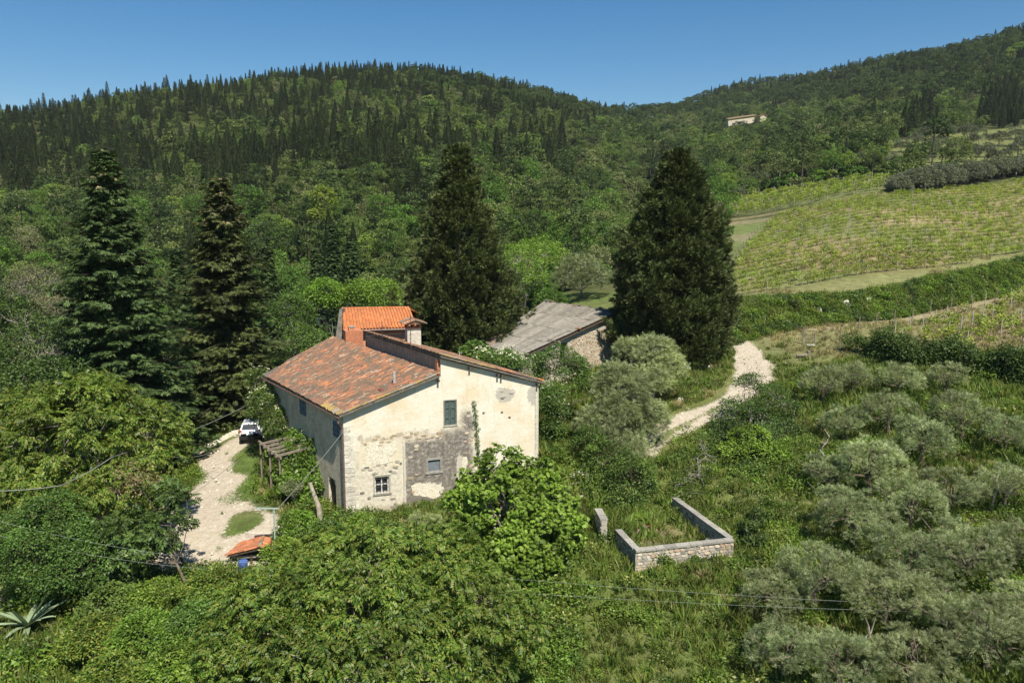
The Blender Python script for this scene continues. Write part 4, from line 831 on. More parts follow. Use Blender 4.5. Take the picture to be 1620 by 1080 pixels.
keep &= ~((fp[:, 0]/fp[:, 1] > -.04) & (fp[:, 0]/fp[:, 1] < .28) & (fp[:, 1] < 112)); keep &= ~((fp[:, 0] > -17) & (fp[:, 0] < 10) & (fp[:, 1] < 92)); keep &= fp[:, 0]/fp[:, 1] < .95
keep &= ~((fp[:, 0] > 40) & (sdist(fp, VINE2) > -14) & (fp[:, 1] < 228)); keep &= ldist(fp, PATHV) > 4
keep &= ~((fp[:, 0]/fp[:, 1] > .26) & (fp[:, 1] < 250) & (fp[:, 1] > 60) & (sdist(fp, VINE1) > -16))
# drop what the hill itself hides
aa = fp[:, 0]/fp[:, 1]; elev = (fz+9-18)/fp[:, 1]
for i, f in enumerate(np.linspace(.3, .97, 16)): keep &= elev > (T(fp[:, 0]*f, fp[:, 1]*f)-18)/(fp[:, 1]*f)-.012
fp, fz, P3, fx_, fy_ = fp[keep], fz[keep], P3[keep], fx_[keep], fy_[keep]
lowc = np.interp(fx_, [-100, 0, 200, 330, 450, 560, 640, 720, 800, 860, 900, 960, 1100, 1700], [330, 325, 300, 300, 285, 262, 262, 255, 245, 235, 215, 180, 150, 110])
nA = _n2(fp[:, 0], fp[:, 1], 14, 2); nB_ = _n2(fp[:, 0], fp[:, 1], 38, 5); u = rng.random(len(fp))
con = (fy_ < lowc+10*nA) & (u < .36+.40*nA+.2*nB_+.16*(fy_ < lowc-90))
for cx0, cy0, rx, ry in ((880, 238, 22, 22), (1040, 262, 12, 20), (1455, 188, 30, 22), (1380, 190, 6, 14), (1590, 165, 42, 38), (655, 310, 30, 30), (590, 250, 60, 30), (360, 250, 70, 26), (490, 225, 40, 30), (30, 250, 50, 50), (535, 425, 40, 45), (300, 430, 16, 40), (1225, 175, 5, 8)):
    con |= ((fx_-cx0)/rx)**2+((fy_-cy0)/ry)**2 < rng.uniform(.5, 1.1, len(fp))
pine = ~con & (((fy_ < np.interp(fx_, [600, 800, 1000, 1200, 1620], [150, 175, 190, 165, 150])) & (fx_ > 640) & (u < .75)) | (u < .12))
fir = con & (rng.random(len(fp)) < np.where(fx_ < 330, .55, .25))
cyp = con & ~fir; brd = ~con & ~pine
sc = rng.uniform(.7, 1.25, len(fp))*np.where(fp[:, 1] < 170, .85, 1.)
sc[brd] *= rng.uniform(.55, 1.2, brd.sum())*np.where(fp[brd, 1] < 320, .88, 1.)
def forest(mask, pr, name, rest_name, label, cat, group, lim, smul=1., far_pr=None):
    i = np.where(mask)[0]; i = i[np.argsort(fp[i, 1]/sc[i])]
    inv = (fx_[i] > -30) & (fx_[i] < 1650) & (fy_[i] > 0) & (fy_[i] < 1080); solo = i[inv][:lim]; rest = np.setdiff1d(i, solo)
    for k in solo:
        p = pr[int(rng.integers(len(pr)))]; o = bpy.data.objects.new(name, p.data); COL.objects.link(o); o.location = (fp[k, 0], fp[k, 1], fz[k]-.3); o.rotation_euler = (0, 0, rng.uniform(0, 6.28)); o.scale = (sc[k]*smul,)*2+(sc[k]*smul*rng.uniform(.9, 1.15),)
        tag(o, label(k), cat, group)
    if len(rest): scatter(rest_name, P3[rest]-[0, 0, .3], far_pr or pr, sc[rest]*smul)
def where(k, adj, noun):
    x, y_ = fx_[k], fy_[k]; tx = ['at the left edge', 'above the tall spruce', 'between the two spruces', 'above the farmhouse roof', 'above the orange roof', 'above the broad cypress', 'above the barn', 'above the massive cypress', 'above the vineyard path', 'above the big vineyard', 'at the right edge'][int(np.searchsorted([90, 230, 360, 500, 650, 800, 960, 1120, 1300, 1500], x))]
    ty = ['on the skyline', 'high on the hill', 'halfway up the hill', 'low on the hill', 'in the valley'][int(np.searchsorted([.12, .35, .6, .85], (y_-np.interp(x, [0, 500, 1000, 1620], [180, 110, 165, 45]))/300))]
    sz = 'small' if sc[k] < .85 else 'tall' if sc[k] > 1.1 else 'middling'
    return f'{sz} {adj} {noun} {ty} {tx}'
forest(cyp, PC, 'cypress_tree', 'cypress_wood', lambda k: where(k, 'dark narrow', 'cypress'), 'cypress', 'cypresses in the hillside wood', 290)
forest(fir, PF, 'fir_tree', 'fir_wood', lambda k: where(k, 'dark pointed', 'fir'), 'fir tree', 'firs in the hillside wood', 290)
forest(pine, PP, 'pine_tree', 'pine_wood', lambda k: where(k, 'dark broad-topped', 'pine'), 'pine tree', 'pines in the hillside wood', 290)
forest(brd, PBN, 'broadleaf_tree', 'broadleaf_wood', lambda k: where(k, 'round leafy', 'tree'), 'tree', 'broadleaf trees in the hillside wood', 290, 1., PB)
print('FOREST', cyp.sum(), fir.sum(), pine.sum(), brd.sum())
# bushes that close the gaps in the lower wood
def mk_bush(seed, mat, W=2.4, H=1.5, n=26, m=40, leaf=(LEAF, .2)):
    C = lobes([(0, 0, H*.45, W*.42, W*.42, H*.45)], n, .5, -.2); V, Fc = sprays(C, rng.uniform(.3, .55, len(C)), m, leaf[0], leaf[1], .5, .05, .5, .8, .8, np.array([0, 0, 0])); return pobj('bush', V, Fc, [MAT[mat]])
bq = grid(84, 330, 4.6); bz = T(bq[:, 0], bq[:, 1]); kb = np.ones(len(bq), bool)
for Q, mg in ((VINE1, 3), (VINE2, 2), (VINE3, 3), (OLV2, 1), (MEAD, 1), (FARM, 1), (CLEAR, 1)): kb &= sdist(bq, Q) < -mg
sd = (bq-a)@np.array([-d[1], d[0]]); al = (bq-a)@d; kb &= ~((bq[:, 0] > 14) & (bq[:, 1] < 135) & (bq[:, 0]/bq[:, 1] > .1)); kb &= ~((al > -8) & (sd > -3) & (sd < 40) & (sdist(bq, VINE1) > -30)); kb &= ldist(bq, PATHV) > 3
kb &= ~((bq[:, 0]/bq[:, 1] > -.04) & (bq[:, 0]/bq[:, 1] < .28) & (bq[:, 1] < 108)); kb &= ~((bq[:, 0] > -17) & (bq[:, 0] < 10) & (bq[:, 1] < 88)); kb &= ~((bq[:, 0]/bq[:, 1] > .26) & (bq[:, 1] < 250) & (sdist(bq, VINE1) > -14))
scatter('undergrowth', np.c_[bq, bz-.2][kb], [mk_bush(i, 'far_broad_near', 3.6, 2.4, leaf=(LEAF, .4)) for i in range(3)], rng.uniform(.7, 1.5, kb.sum()))
# ------------------------------------------------------------------ big conifers by the farmhouse
def spruce(name, base, H, W, label, cat, mat='lf_spruce', seed=0, cone=.13, dens=1., droop=.35, shape=.8, bare=.04):
    e = empty(name, tuple(base), label, cat); m = MB(); m.tube([base-UP*.5, base+UP*.5, base+UP*H*.5, base+UP*H*.98], [.42, .36, .2, .02], 8); rr = np.random.default_rng(seed)
    parts = []; cones = []; nw = int(H/.36)
    for k in range(nw):
        f = bare+(1-bare)*k/nw; z = H*f; Lb = W/2*((1-f)**shape)*(1+.16*np.sin(k*1.9+seed)+.1*rr.normal()); nbr = 7 if f < .85 else 5
        for j in range(nbr):
            an = j*2*pi/nbr+k*1.17+rr.normal(0, .2); l = max(.35, Lb*rr.uniform(.62, 1.18)); dh = np.array([cos(an), sin(an), 0]); q = np.linspace(.12, 1, max(4, int(l/.30)))
            rise = .32*f-.05; pts = base+UP*z+dh*(q*l)[:, None]+UP*(rise*q*l-droop*.55*q**1.6*l*(1-f*.5)+.16*np.maximum(q-.7, 0)*l)[:, None]
            if k % 2 == 0 and l > 1: m.tube([base+UP*z, pts[len(pts)//2], pts[-1]], [.05, .03, .012], 4, False)
            side = np.array([-sin(an), cos(an), 0]); ns = max(2, int(5*dens))
            for s_ in range(ns):
                off = rr.uniform(-1, 1, len(pts)); wd = .34*l*(1-q*.75)*.9+.12; pp = pts+side*(off*wd)[:, None]-UP*(np.abs(off)*.18*wd+rr.uniform(0, .22, len(pts)))[:, None]
                dd = dh*1.+side*(off*.9)[:, None]+rr.normal(0, .28, (len(pts), 3)); dd[:, 2] -= droop*rr.uniform(.3, 1.2, len(pts))
                parts.append((pp, dd)); 
                if f > 1-cone: cones.append((pp+UP*.08, dd-UP*.6))
    p = np.concatenate([q[0] for q in parts]); dd = np.concatenate([q[1] for q in parts]); Mx = frames(dd, UP[None]+.35*rs(len(p)))*rng.uniform(.34, .62, len(p))[:, None, None]
    V, Fc = rep(NEE[0], NEE[1], Mx, p); o = link('crown', mesh('crown', V-base, Fc, MAT[mat]), e)
    m.obj('trunk', MAT['dark_bark'], e)
    if cones:
        p = np.concatenate([q[0] for q in cones]); dd = np.concatenate([q[1] for q in cones]); ii = rng.random(len(p)) < .8; p, dd = p[ii], dd[ii]; Mx = frames(dd, UP[None]+.5*rs(len(p)))*rng.uniform(.25, .42, len(p))[:, None, None]
        V, Fc = rep(rhomb(1, .5), Q1, Mx, p); link('cones', mesh('cones', V-base, Fc, MAT['lf_cone']), e)['kind'] = 'stuff'
    return e, len(V)//4
def big_cypress(name, base, H, W, label, cat, mat='lf_cypress', seed=0, peaks=((0, 0, 1., 1.),), n=1500, m=22, leaf=.42, shape=None):
    e = empty(name, tuple(base), label, cat); tb = MB(); rr = np.random.default_rng(seed); Ps, Ds = [], []
    for (ox, oy, hf, wf) in peaks:
        c = base+np.array([ox, oy, 0]); h = H*hf; w_ = W*wf; tb.tube([base-UP*.4+np.array([ox, oy, 0])*.3, c+UP*h*.4, c+UP*h*.95], [.4, .26, .03], 7); k = int(n*hf*wf)
        z = rr.uniform(.0, 1, k)**1.05; an = rr.uniform(0, 2*pi, k); prof = np.interp(z, *(shape or ([0, .06, .2, .4, .6, .8, .92, 1], [.72, .95, 1, .9, .68, .38, .18, .03])))
        lump = 1+.15*np.sin(an*4+z*14+seed)+.13*np.sin(an*7-z*23)+.13*np.sin(an*2+z*6+seed*2)+.1*np.sin(z*31+an); r = w_/2*prof*lump*rr.uniform(.5, 1.14, k)**.7; p = c+np.c_[r*np.cos(an), r*np.sin(an), z*h]
        d = np.c_[np.cos(an)*.9, np.sin(an)*.9, rr.uniform(.25, 1.1, k)]; Ps.append(p); Ds.append(d)
    C = np.concatenate(Ps); D = np.concatenate(Ds); C2 = np.repeat(C, m, 0); D2 = np.repeat(D, m, 0); g_ = rr.random(len(C2)); sp_ = rs(len(C2)); p = C2+D2*(g_*.85)[:, None]+sp_*(.30*(1.1-g_))[:, None]; dd = D2+.6*sp_
    Mx = frames(dd, D2*.3+UP*.4+.5*rs(len(p)))*(leaf*rr.uniform(.6, 1.2, len(p)))[:, None, None]; V, Fc = rep(TUF[0], TUF[1], Mx, p); link('crown', mesh('crown', V-base, Fc, MAT[mat]), e); tb.obj('trunk', MAT['dark_bark'], e); return e
def bs(px, Y): x = (px-810)/F*Y*1.0; p = np.array([x, Y, 0.]); p[0] = aY(px, 600, Y)[0]; p[2] = float(T(p[0], Y)); return p
def topz(px, py, Y): return aY(px, py, Y)[2]
p = bs(190, 60); spruce('spruce_tree', p, topz(172, 232, 60)-p[2], 13.5, 'tallest dark spruce with pale cones at its tip left of the gravel yard', 'spruce', seed=1, dens=1.7, shape=.8)
p = bs(362, 70); spruce('spruce_tree', p, topz(372, 277, 70)-p[2], 11, 'dark brownish spruce rising behind the white car and creeper', 'spruce', 'lf_cypress', seed=2, cone=.2, dens=1.6, shape=.7)
p = bs(728, 76); big_cypress('cypress_tree', p, topz(737, 240, 76)-p[2], 11.2, 'broad pointed cypress between the orange roof and the barn', 'cypress', seed=3, n=1900, peaks=((0, 0, 1., 1.), (-2.2, 1, .62, .55), (2.4, -.5, .5, .5)), shape=([0, .1, .3, .5, .7, .85, 1], [.9, 1, .86, .68, .42, .22, .03]))
p = bs(1062, 74); big_cypress('cypress_tree', p, topz(1065, 252, 74)-p[2], 9.6, 'massive dark cypress standing beside the white dirt track', 'cypress', seed=5, n=2500, peaks=((0, 0, 1., .98), (2.0, .5, .82, .62), (-2.0, -.4, .8, .6)))
for px, Y, pt, Wd, lb in ((535, 112, 352, 5.5, 'dark fir in the middle of the clump behind the orange roof'), (508, 116, 388, 5, 'left fir of the dark clump behind the orange roof'), (562, 110, 378, 5, 'right fir of the dark clump behind the orange roof'), (292, 90, 388, 5, 'slim dark fir standing between the two big spruces'), (432, 96, 385, 4.5, 'small dark fir just right of the brownish spruce')):
    p = bs(px, Y); spruce('fir_tree', p, topz(px, pt, Y)-p[2], Wd, lb, 'fir tree', 'lf_spruce', seed=px, cone=0, dens=.8)
# ------------------------------------------------------------------ broadleaf tree builder
def tree(name, base, ells, label, cat, mat='lf_mid', proto=LEAF, size=.16, clumps=160, per=40, crad=(.45, .8), r0=.2, bark='grey_bark', fork=.35, ends=7, twigs=.6, up=.35, droop=.2, group=None, flat=.8, low=-.5, white=0, wob=.12, inner=.5, jit=.7, lean=None):
    """ells are ellipsoids relative to base"""
    base = np.asarray(base, float); E_ = [(x+base[0], y+base[1], z+base[2], a, b_, c) for x, y, z, a, b_, c in ells]; C = lobes(E_, clumps, .45, low); cen = np.mean([q[:3] for q in E_], 0)
    e = empty(name, tuple(base), label, cat, group); V, Fc = sprays(C, rng.uniform(*crad, len(C)), per, proto, size, up, droop, inner, flat, jit, cen)
    link('crown', mesh('crown', V-base, Fc, MAT[mat]), e)
    fk = base+(cen-base)*fork*np.array([1, 1, 1.]) if lean is None else base+np.array(lean); m = MB(); en = [np.array(q[:3])+rs(1)[0]*np.array(q[3:])*.4 for q in (E_*((ends//len(E_))+1))[:ends]]
    woody(m, base, fk, en, C, r0, twigs=twigs, wob=wob); m.obj('trunk', MAT[bark], e)
    if white:
        k = rng.choice(len(C), white); d_ = rs(white); d_[:, 2] = np.abs(d_[:, 2])+.4; p = C[k]+d_*.5; pp = np.repeat(p, 9, 0)+rng.normal(0, .06, (white*9, 3))*np.array([1, 1, .3]); Mx = frames(rs(len(pp)), UP[None]+.2*rs(len(pp)))*.07; V, Fc = rep(rhomb(1, .9), Q1, Mx, pp); tag(link('blossom', mesh('blossom', V-base, Fc, MAT['lf_white']), e), kind='stuff')
    return e
def ctr(px, py, Y, base): p = aY(px, py, Y); return p-base
def mtree(name, pxs, Ybase, label, cat, **kw):
    """pxs: list of (px,py,rpx,Y[,rz factor]) lobes given by where they stand"""
    b0 = kw.pop('foot', None); base = bs(b0 if b0 is not None else pxs[0][0], Ybase); E_ = []
    for q in pxs: px, py, r_, Y = q[:4]; rz_ = q[4] if len(q) > 4 else .85; r = r_/F*Y; c = aY(px, py, Y)-base; E_.append((c[0], c[1], c[2], r, r, r*rz_))
    return tree(name, base, E_, label, cat, **kw)
# foreground walnut
mtree('walnut_tree', [(600, 960, 150, 31, .8), (450, 990, 120, 30, .7), (740, 985, 110, 31, .8), (560, 900, 90, 33.5, .7), (680, 905, 95, 33.5, .7), (480, 925, 75, 33, .7), (590, 1060, 190, 29, .7), (790, 1010, 55, 32, .8), (400, 1040, 90, 29, .6)], 31, 'large walnut tree filling the foreground below the farmhouse gable', 'walnut tree', mat='lf_walnut', proto=WAL, size=.36, clumps=760, per=23, crad=(.4, .75), r0=.3, fork=.3, ends=16, twigs=.75, bark='pale_bark', droop=.45, up=.6, jit=.9)
mtree('walnut_tree', [(130, 690, 100, 44, .85), (40, 700, 90, 44, .9), (215, 700, 75, 45, .8), (140, 640, 60, 46, .7), (70, 780, 80, 42, .7), (180, 770, 70, 42.5, .7), (-30, 690, 80, 44, 1), (235, 745, 36, 43)], 44, 'large yellow-green walnut tree left of the gravel yard crossed by a cable', 'walnut tree', mat='lf_walnut', proto=WAL, size=.4, clumps=640, per=21, crad=(.5, .85), r0=.3, fork=.3, ends=14, twigs=.6, bark='pale_bark', droop=.4, up=.5)
mtree('ivy_tree', [(70, 870, 75, 37, 1.), (20, 880, 60, 37, .9), (110, 900, 60, 36.5, .8), (90, 820, 45, 38, .9)], 37.5, 'dense dark ivy-covered tree at the left edge above the agave', 'tree', mat='lf_mid', size=.13, clumps=330, per=80, crad=(.35, .6), r0=.2, up=.4, inner=.7, bark='dark_bark')
mtree('tree_of_heaven', [(215, 860, 55, 38.5, .8), (262, 835, 32, 39, .6), (180, 890, 50, 38, .7), (262, 785, 24, 40, .5), (300, 790, 14, 40, .4)], 38.5, 'thin leaning tree with feathery leaves and brown seed clusters beside the yard', 'tree', mat='lf_dark', proto=WAL, size=.42, clumps=115, per=12, crad=(.35, .6), r0=.09, foot=292, fork=.5, ends=8, bark='bark', twigs=.8)
p0, p1 = G(295, 895), aY(212, 755, 39.5); sd_ = empty('dead_tree', tuple(p0), 'slender bare leaning trunk topped by brown seed heads beside the gravel yard', 'tree')
MB().tube([p0-UP*.2, p0*.6+p1*.4+np.array([.15, 0, 0]), p1], [.09, .06, .02], 6).tube([p0*.6+p1*.4, p0*.4+p1*.6+np.array([-1., .2, .2])], [.03, .01], 4, False).tube([p0*.5+p1*.5, p0*.3+p1*.7+np.array([.9, .2, .3])], [.03, .01], 4, False).obj('trunk', MAT['bark'], sd_)
C = p1+rng.normal(0, 1, (26, 3))*np.array([.55, .4, .35]); V, Fc = sprays(C, np.full(26, .22), 26, LEAF, .13, .2, .3); tag(link('seed_heads', mesh('seed_heads', V-p0, Fc, MAT['lf_cone']), sd_), kind='stuff')
# fig tree before the gable
mtree('fig_tree', [(800, 800, 62, 41.5, 1.05), (855, 850, 60, 41, .9), (790, 745, 32, 42, 1.1), (845, 770, 40, 42, .9), (740, 790, 28, 42, 1.), (810, 880, 55, 40, .7), (885, 810, 35, 42, .9), (822, 722, 14, 42, 1.3), (768, 735, 13, 42.3, 1.3), (752, 765, 22, 42.3, 1.), (870, 745, 18, 42, 1.)], 41, 'bushy fig tree with large bright leaves growing before the right half of the gable', 'fig tree', mat='lf_bright', proto=FIV, size=.24, clumps=330, per=26, crad=(.35, .6), r0=.16, up=.5, ends=10, twigs=.8)
mtree('leafless_shrub', [(712, 840, 30, 43.5, .8), (690, 850, 22, 43, .7)], 43.4, 'tangle of bare grey twigs at the foot of the grey patched wall', 'shrub', mat='lf_brown', size=.08, clumps=120, per=3, r0=.05, ends=12, twigs=1., bark='grey_bark')
mtree('olive_bush', [(672, 838, 30, 44.6, .8), (650, 850, 22, 44)], 44.6, 'small grey-green bush at the foot of the gable', 'bush', mat='lf_olive', proto=SPR, size=.2, clumps=60, per=34, crad=(.2, .4), r0=.05)
shr = [((470, 838, 32, 43), 'bright'), ((520, 850, 30, 42.5), 'mid'), ((568, 836, 22, 44.2), 'bright'), ((600, 850, 34, 42.5), 'mid'), ((715, 870, 34, 39.5), 'mid'), ((450, 880, 30, 40), 'bright')]
for (q, mt), lb in zip(shr, ('bright leafy shrub between the little shed and the house corner', 'leafy shrub below the drainpipe corner of the farmhouse', 'low bright shrub directly under the barred window', 'mid-green shrub under the small square vent opening', 'green shrub between the walnut and the bare twigs', 'bright shrub hugging the right side of the little tiled shed')):
    mtree('shrub', [q], q[3], lb, 'shrub', mat='lf_'+mt, size=.15, clumps=70, per=44, crad=(.22, .45), r0=.04, low=-.2)
# elders and creepers at the yard side
mtree('creeper', [(424, 640, 30, 57.5, 1.), (408, 606, 18, 61, 1.2), (442, 668, 25, 56, .8), (428, 662, 16, 57.5, .8), (416, 650, 18, 59.5, 1.1), (412, 668, 10, 60.5, .8)], 58, 'white-flowered climbing shrub over the car side of the farmhouse', 'shrub', mat='lf_mid', size=.16, clumps=230, per=44, crad=(.35, .6), r0=.1, white=110, up=.5)
mtree('grape_vine', [(470, 700, 22, 52.5, .8), (487, 735, 24, 51, 1.), (470, 770, 24, 49.5, .9), (500, 765, 16, 50, 1.1), (455, 745, 18, 50.5, .8), (478, 716, 26, 52.2, .5), (455, 715, 20, 53, .6), (500, 735, 16, 51, .9), (478, 704, 22, 51.8, .6), (502, 705, 14, 51, .9), (462, 690, 14, 53.5, .6), (436, 712, 13, 55, 1.), (446, 728, 14, 53.5, 1.), (438, 690, 12, 56, .8)], 50.5, 'bright green vine clambering over the weathered pergola beams', 'vine', mat='lf_bright', proto=FIV, size=.17, clumps=190, per=26, crad=(.25, .5), r0=.08, white=30)
mtree('grey_bush', [(462, 772, 14, 48.5, .8)], 48.3, 'round silvery bush in front of the vine', 'bush', mat='lf_olive', size=.09, clumps=40, per=50, crad=(.15, .28), r0=.03)
p0 = G(508, 832); MB().tube([p0-UP*.2, p0+UP*1.1+np.array([-.15, .2, 0]), p0+UP*2.4+np.array([-.8, .9, 0])], [.2, .15, .1], 8).obj('old_vine', MAT['pale_bark'], None, label='thick pale leaning vine trunk by the arched doorway', cat='vine')
mtree('ivy', [(444, 606, 8, 60.2, 1.3), (452, 636, 7, 56.8, 2.), (456, 656, 9, 56, 1.3)], 57.5, 'dark ivy strip climbing the shaded yard wall', 'ivy', mat='lf_dark', size=.13, clumps=60, per=30, crad=(.15, .35), r0=.03)
# between house, barn and track
mtree('elder_shrub', [(800, 572, 24, 57, .7), (835, 582, 26, 58, .8), (770, 566, 16, 58, .6)], 57.5, 'elder with creamy flower heads behind the gable roof edge', 'shrub', mat='lf_mid', size=.15, clumps=150, per=40, crad=(.3, .5), r0=.07, white=170, up=.6)
mtree('fig_tree', [(752, 558, 20, 60, .8)], 60, 'dark green fig peeping over the gable roof before the cypress', 'fig tree', mat='lf_mid', proto=FIV, size=.22, clumps=50, per=24, crad=(.3, .5), r0=.06)
mtree('elder_tree', [(885, 590, 42, 57, 1.), (905, 588, 26, 58.5, .8), (870, 640, 30, 55, 1.1), (935, 612, 26, 57, .8), (880, 680, 20, 54.5, .8)], 57, 'spreading dark leafy tree between the gable end and the barn', 'tree', mat='lf_mid', size=.15, clumps=320, per=44, crad=(.35, .65), r0=.12, bark='bark', white=40)
mtree('small_tree', [(960, 735, 40, 50, .9), (930, 700, 28, 51.5, .8), (995, 760, 42, 48.5, .9), (940, 770, 25, 48.5, .7), (985, 790, 30, 47.5, .6)], 49.5, 'green hazel-like tree leaning over the left side of the stone enclosure', 'tree', mat='lf_mid', size=.15, clumps=280, per=38, crad=(.32, .6), r0=.11, bark='dark_bark')
mtree('brush', [(1180, 670, 52, 55, .8), (1225, 640, 38, 57, .8), (1145, 700, 28, 53.5, .7), (1200, 700, 40, 53, .7), (1245, 680, 22, 55, .8), (1185, 610, 20, 57, .7)], 55, 'wide dark shrubby thicket right of the track with bare twigs on top', 'thicket', mat='lf_dark', size=.16, clumps=330, per=40, crad=(.35, .65), r0=.1, ends=12, twigs=.9, up=.4)
mtree('bramble', [(1185, 695, 30, 52, .7), (1160, 712, 26, 51.4, .6), (1215, 715, 24, 51.4, .6)], 52, 'bright yellow-green bramble at the front of the dark thicket', 'bush', mat='lf_bright', size=.15, clumps=110, per=44, crad=(.25, .45), r0=.04)
mtree('bare_tree', [(1112, 748, 36, 50, .8), (1112, 705, 14, 50.5, 1.), (1090, 772, 34, 48.5, .6)], 49.5, 'half-dead small tree with grey branches behind the stone enclosure', 'tree', mat='lf_mid', size=.14, clumps=150, per=9, r0=.09, ends=10, twigs=1., bark='grey_bark', wob=.18)
mtree('bare_shrub', [(1188, 598, 18, 58.5, 1.), (1178, 580, 10, 59, 1.2)], 57.5, 'leafless twiggy sapling standing against the white track', 'shrub', mat='lf_mid', size=.15, clumps=40, per=3, r0=.035, ends=6, twigs=1., bark='grey_bark', wob=.18)
mtree('ivy_bush', [(1187, 850, 22, 42, 1.1), (1182, 888, 24, 40.6, .8), (1197, 822, 16, 43, .9)], 42, 'dark ivy bush against the right corner of the stone enclosure', 'bush', mat='lf_dark', proto=FIV, size=.15, clumps=100, per=26, crad=(.2, .4), r0=.05)
mtree('laurel_bush', [(1050, 893, 19, 39.7, 1.2), (1062, 912, 18, 39.0, .8)], 39.4, 'rounded green bush in front of the enclosure wall', 'bush', mat='lf_bright', size=.13, clumps=60, per=48, crad=(.18, .34), r0=.03, low=-.8)
mtree('bramble', [(1093, 890, 15, 40, .8), (1080, 910, 16, 39.2, .7)], 39.6, 'leafy bramble climbing the middle of the enclosure front wall', 'bush', mat='lf_mid', size=.13, clumps=60, per=44, crad=(.18, .34), r0=.03, low=-.8)
mtree('dark_bush', [(1125, 892, 20, 40.2, .8), (1145, 915, 24, 39.4, .8)], 39.7, 'dark leafy bush at the right front of the enclosure wall', 'bush', mat='lf_dark', size=.13, clumps=80, per=44, crad=(.18, .36), r0=.03, low=-.7)
mtree('shrub', [(1205, 515, 20, 82, .75), (1190, 510, 12, 83, .7), (1222, 522, 12, 80, .8)], 81, 'dark bramble clump at the end of the white track beside the gate', 'shrub', mat='lf_dark', size=.2, clumps=70, per=36, crad=(.4, .7), r0=.05)
q = [fac(px, py) for px, py in ((750, 640), (751, 655), (752, 668), (754, 682), (755, 696), (756, 710), (757, 724))]; C = np.array([FP(a_[0]+random.gauss(0, .05), a_[1]+k*.14, .06) for a_ in q for k in (-1.5, -.5, .5, 1.5)]); e = empty('ivy', tuple(FP(q[-1][0], .3, .1)), 'narrow green ivy streak climbing the gable right of the shuttered window', 'ivy')
V, Fc = sprays(C, np.full(len(C), .12), 22, LEAF, .1, .2, .4, .2); link('leaves', mesh('leaves', V-np.array(e.location), Fc, MAT['lf_mid']), e); MB().tube([FP(q[-1][0], .3, .05), FP(q[3][0], q[3][1], .04), FP(q[0][0], q[0][1], .03)], [.03, .02, .01], 5).obj('stem', MAT['bark'], e)
mtree('broadleaf_tree', [(512, 318, 17, 190, 1.2), (508, 340, 16, 189, .8)], 188, 'single fresh yellow-green tree glowing on the hillside above the fir clump', 'tree', mat='lf_vine', size=.5, clumps=90, per=40, crad=(.7, 1.2), r0=.2)
# left valley trees
for q, Yb, lb, mt in (([(60, 560, 60, 60, 1.), (20, 520, 50, 62, 1)], 61, 'dense dark green tree at the left edge behind the walnut', 'dark'), ([(30, 620, 50, 55, .8), (100, 600, 40, 56, .8)], 55, 'mid-green tree between the walnut and the tall spruce', 'dark'), ([(270, 620, 40, 66, 1.), (255, 560, 30, 70, 1.2)], 66, 'dark tree filling the gap between the two spruces', 'dark'), ([(460, 500, 34, 84, .9), (490, 540, 26, 82, .8)], 84, 'green tree left of the orange roofed house', 'mid'), ([(600, 470, 30, 88, .9), (565, 465, 22, 90, .9)], 88, 'bright green tree directly behind the orange roof', 'bright'), ([(512, 470, 26, 88, .9)], 88, 'fresh green tree below the dark fir clump', 'bright'), ([(825, 430, 40, 100, 1.), (855, 400, 26, 105, 1)], 100, 'tall yellow-green tree right of the broad cypress', 'bright'), ([(870, 480, 20, 96, .8)], 96, 'small green tree behind the barn roof', 'mid')):
    mtree('broadleaf_tree', q, Yb, lb, 'tree', mat='lf_'+mt, size=.24, clumps=170, per=40, crad=(.5, .95), r0=.15)
for q, lb in (((60, 455, 45, 78, .8), 'brownish leafless-looking bush at the left edge below the hill'), ((85, 490, 30, 74, .8), 'second brown twiggy bush left of the tall spruce')):
    mtree('twiggy_bush', [q], q[3], lb, 'bush', mat='lf_brown', size=.16, clumps=170, per=20, crad=(.4, .8), r0=.1, ends=12, twigs=1.)
# ------------------------------------------------------------------ olive trees: four built with parts, the rest copies
def olive_proto(i, H=4.3, W=4.6):
    r = np.random.default_rng(i); ells = [(0, 0, H*.6, W*.36, W*.36, H*.3)]+[(W*.26*cos(a), W*.26*sin(a), H*r.uniform(.42, .7), W*.27, W*.25, H*.24) for a in np.arange(5)*2*pi/5+r.uniform(0, 1.2)]
    C = lobes(ells, 95, .8, -.7); V, Fc = sprays(C, r.uniform(.22, .58, len(C)), 36, SPR, .3, .5, -.1, .45, .9, .9, np.array([0, 0, H*.4]), .8)
    m = MB(); woody(m, (0, 0, 0), (r.normal(0, .25), r.normal(0, .25), 1.3), [np.array(q[:3])+rs(1)[0]*.5 for q in ells]+[(r.normal(0, 1.4), r.normal(0, 1.4), H*.85) for _ in range(5)], C, .17, twigs=.2, wob=.2)
    return V, Fc, m
OLP = []
for i in range(4):
    V, Fc, m = olive_proto(i+3); OLP.append((mesh('crown', V, Fc, MAT['lf_olive']), mesh('trunk', np.concatenate(m.v), m.f, MAT['bark'])))
def olive(px, Y, s, label, cat='olive tree', group=None, k=None, pos=None):
    p = bs(px, Y) if pos is None else pos; k = random.randrange(4) if k is None else k; e = empty('olive_tree', tuple(p), label, cat, group, random.uniform(0, 6.28)); e.scale = (s, s, s*random.uniform(.9, 1.05))
    link('crown', OLP[k][0], e); link('trunk', OLP[k][1], e); return e
random.seed(5)
mtree('olive_tree', [(1035, 565, 34, 63, .9), (1000, 555, 24, 64, .8), (1060, 580, 24, 62, .8), (1030, 600, 30, 61, .8)], 62, 'round olive tree touching the foot of the massive cypress', 'olive tree', mat='lf_olive', proto=SPR, size=.34, clumps=230, per=34, crad=(.3, .55), r0=.16)
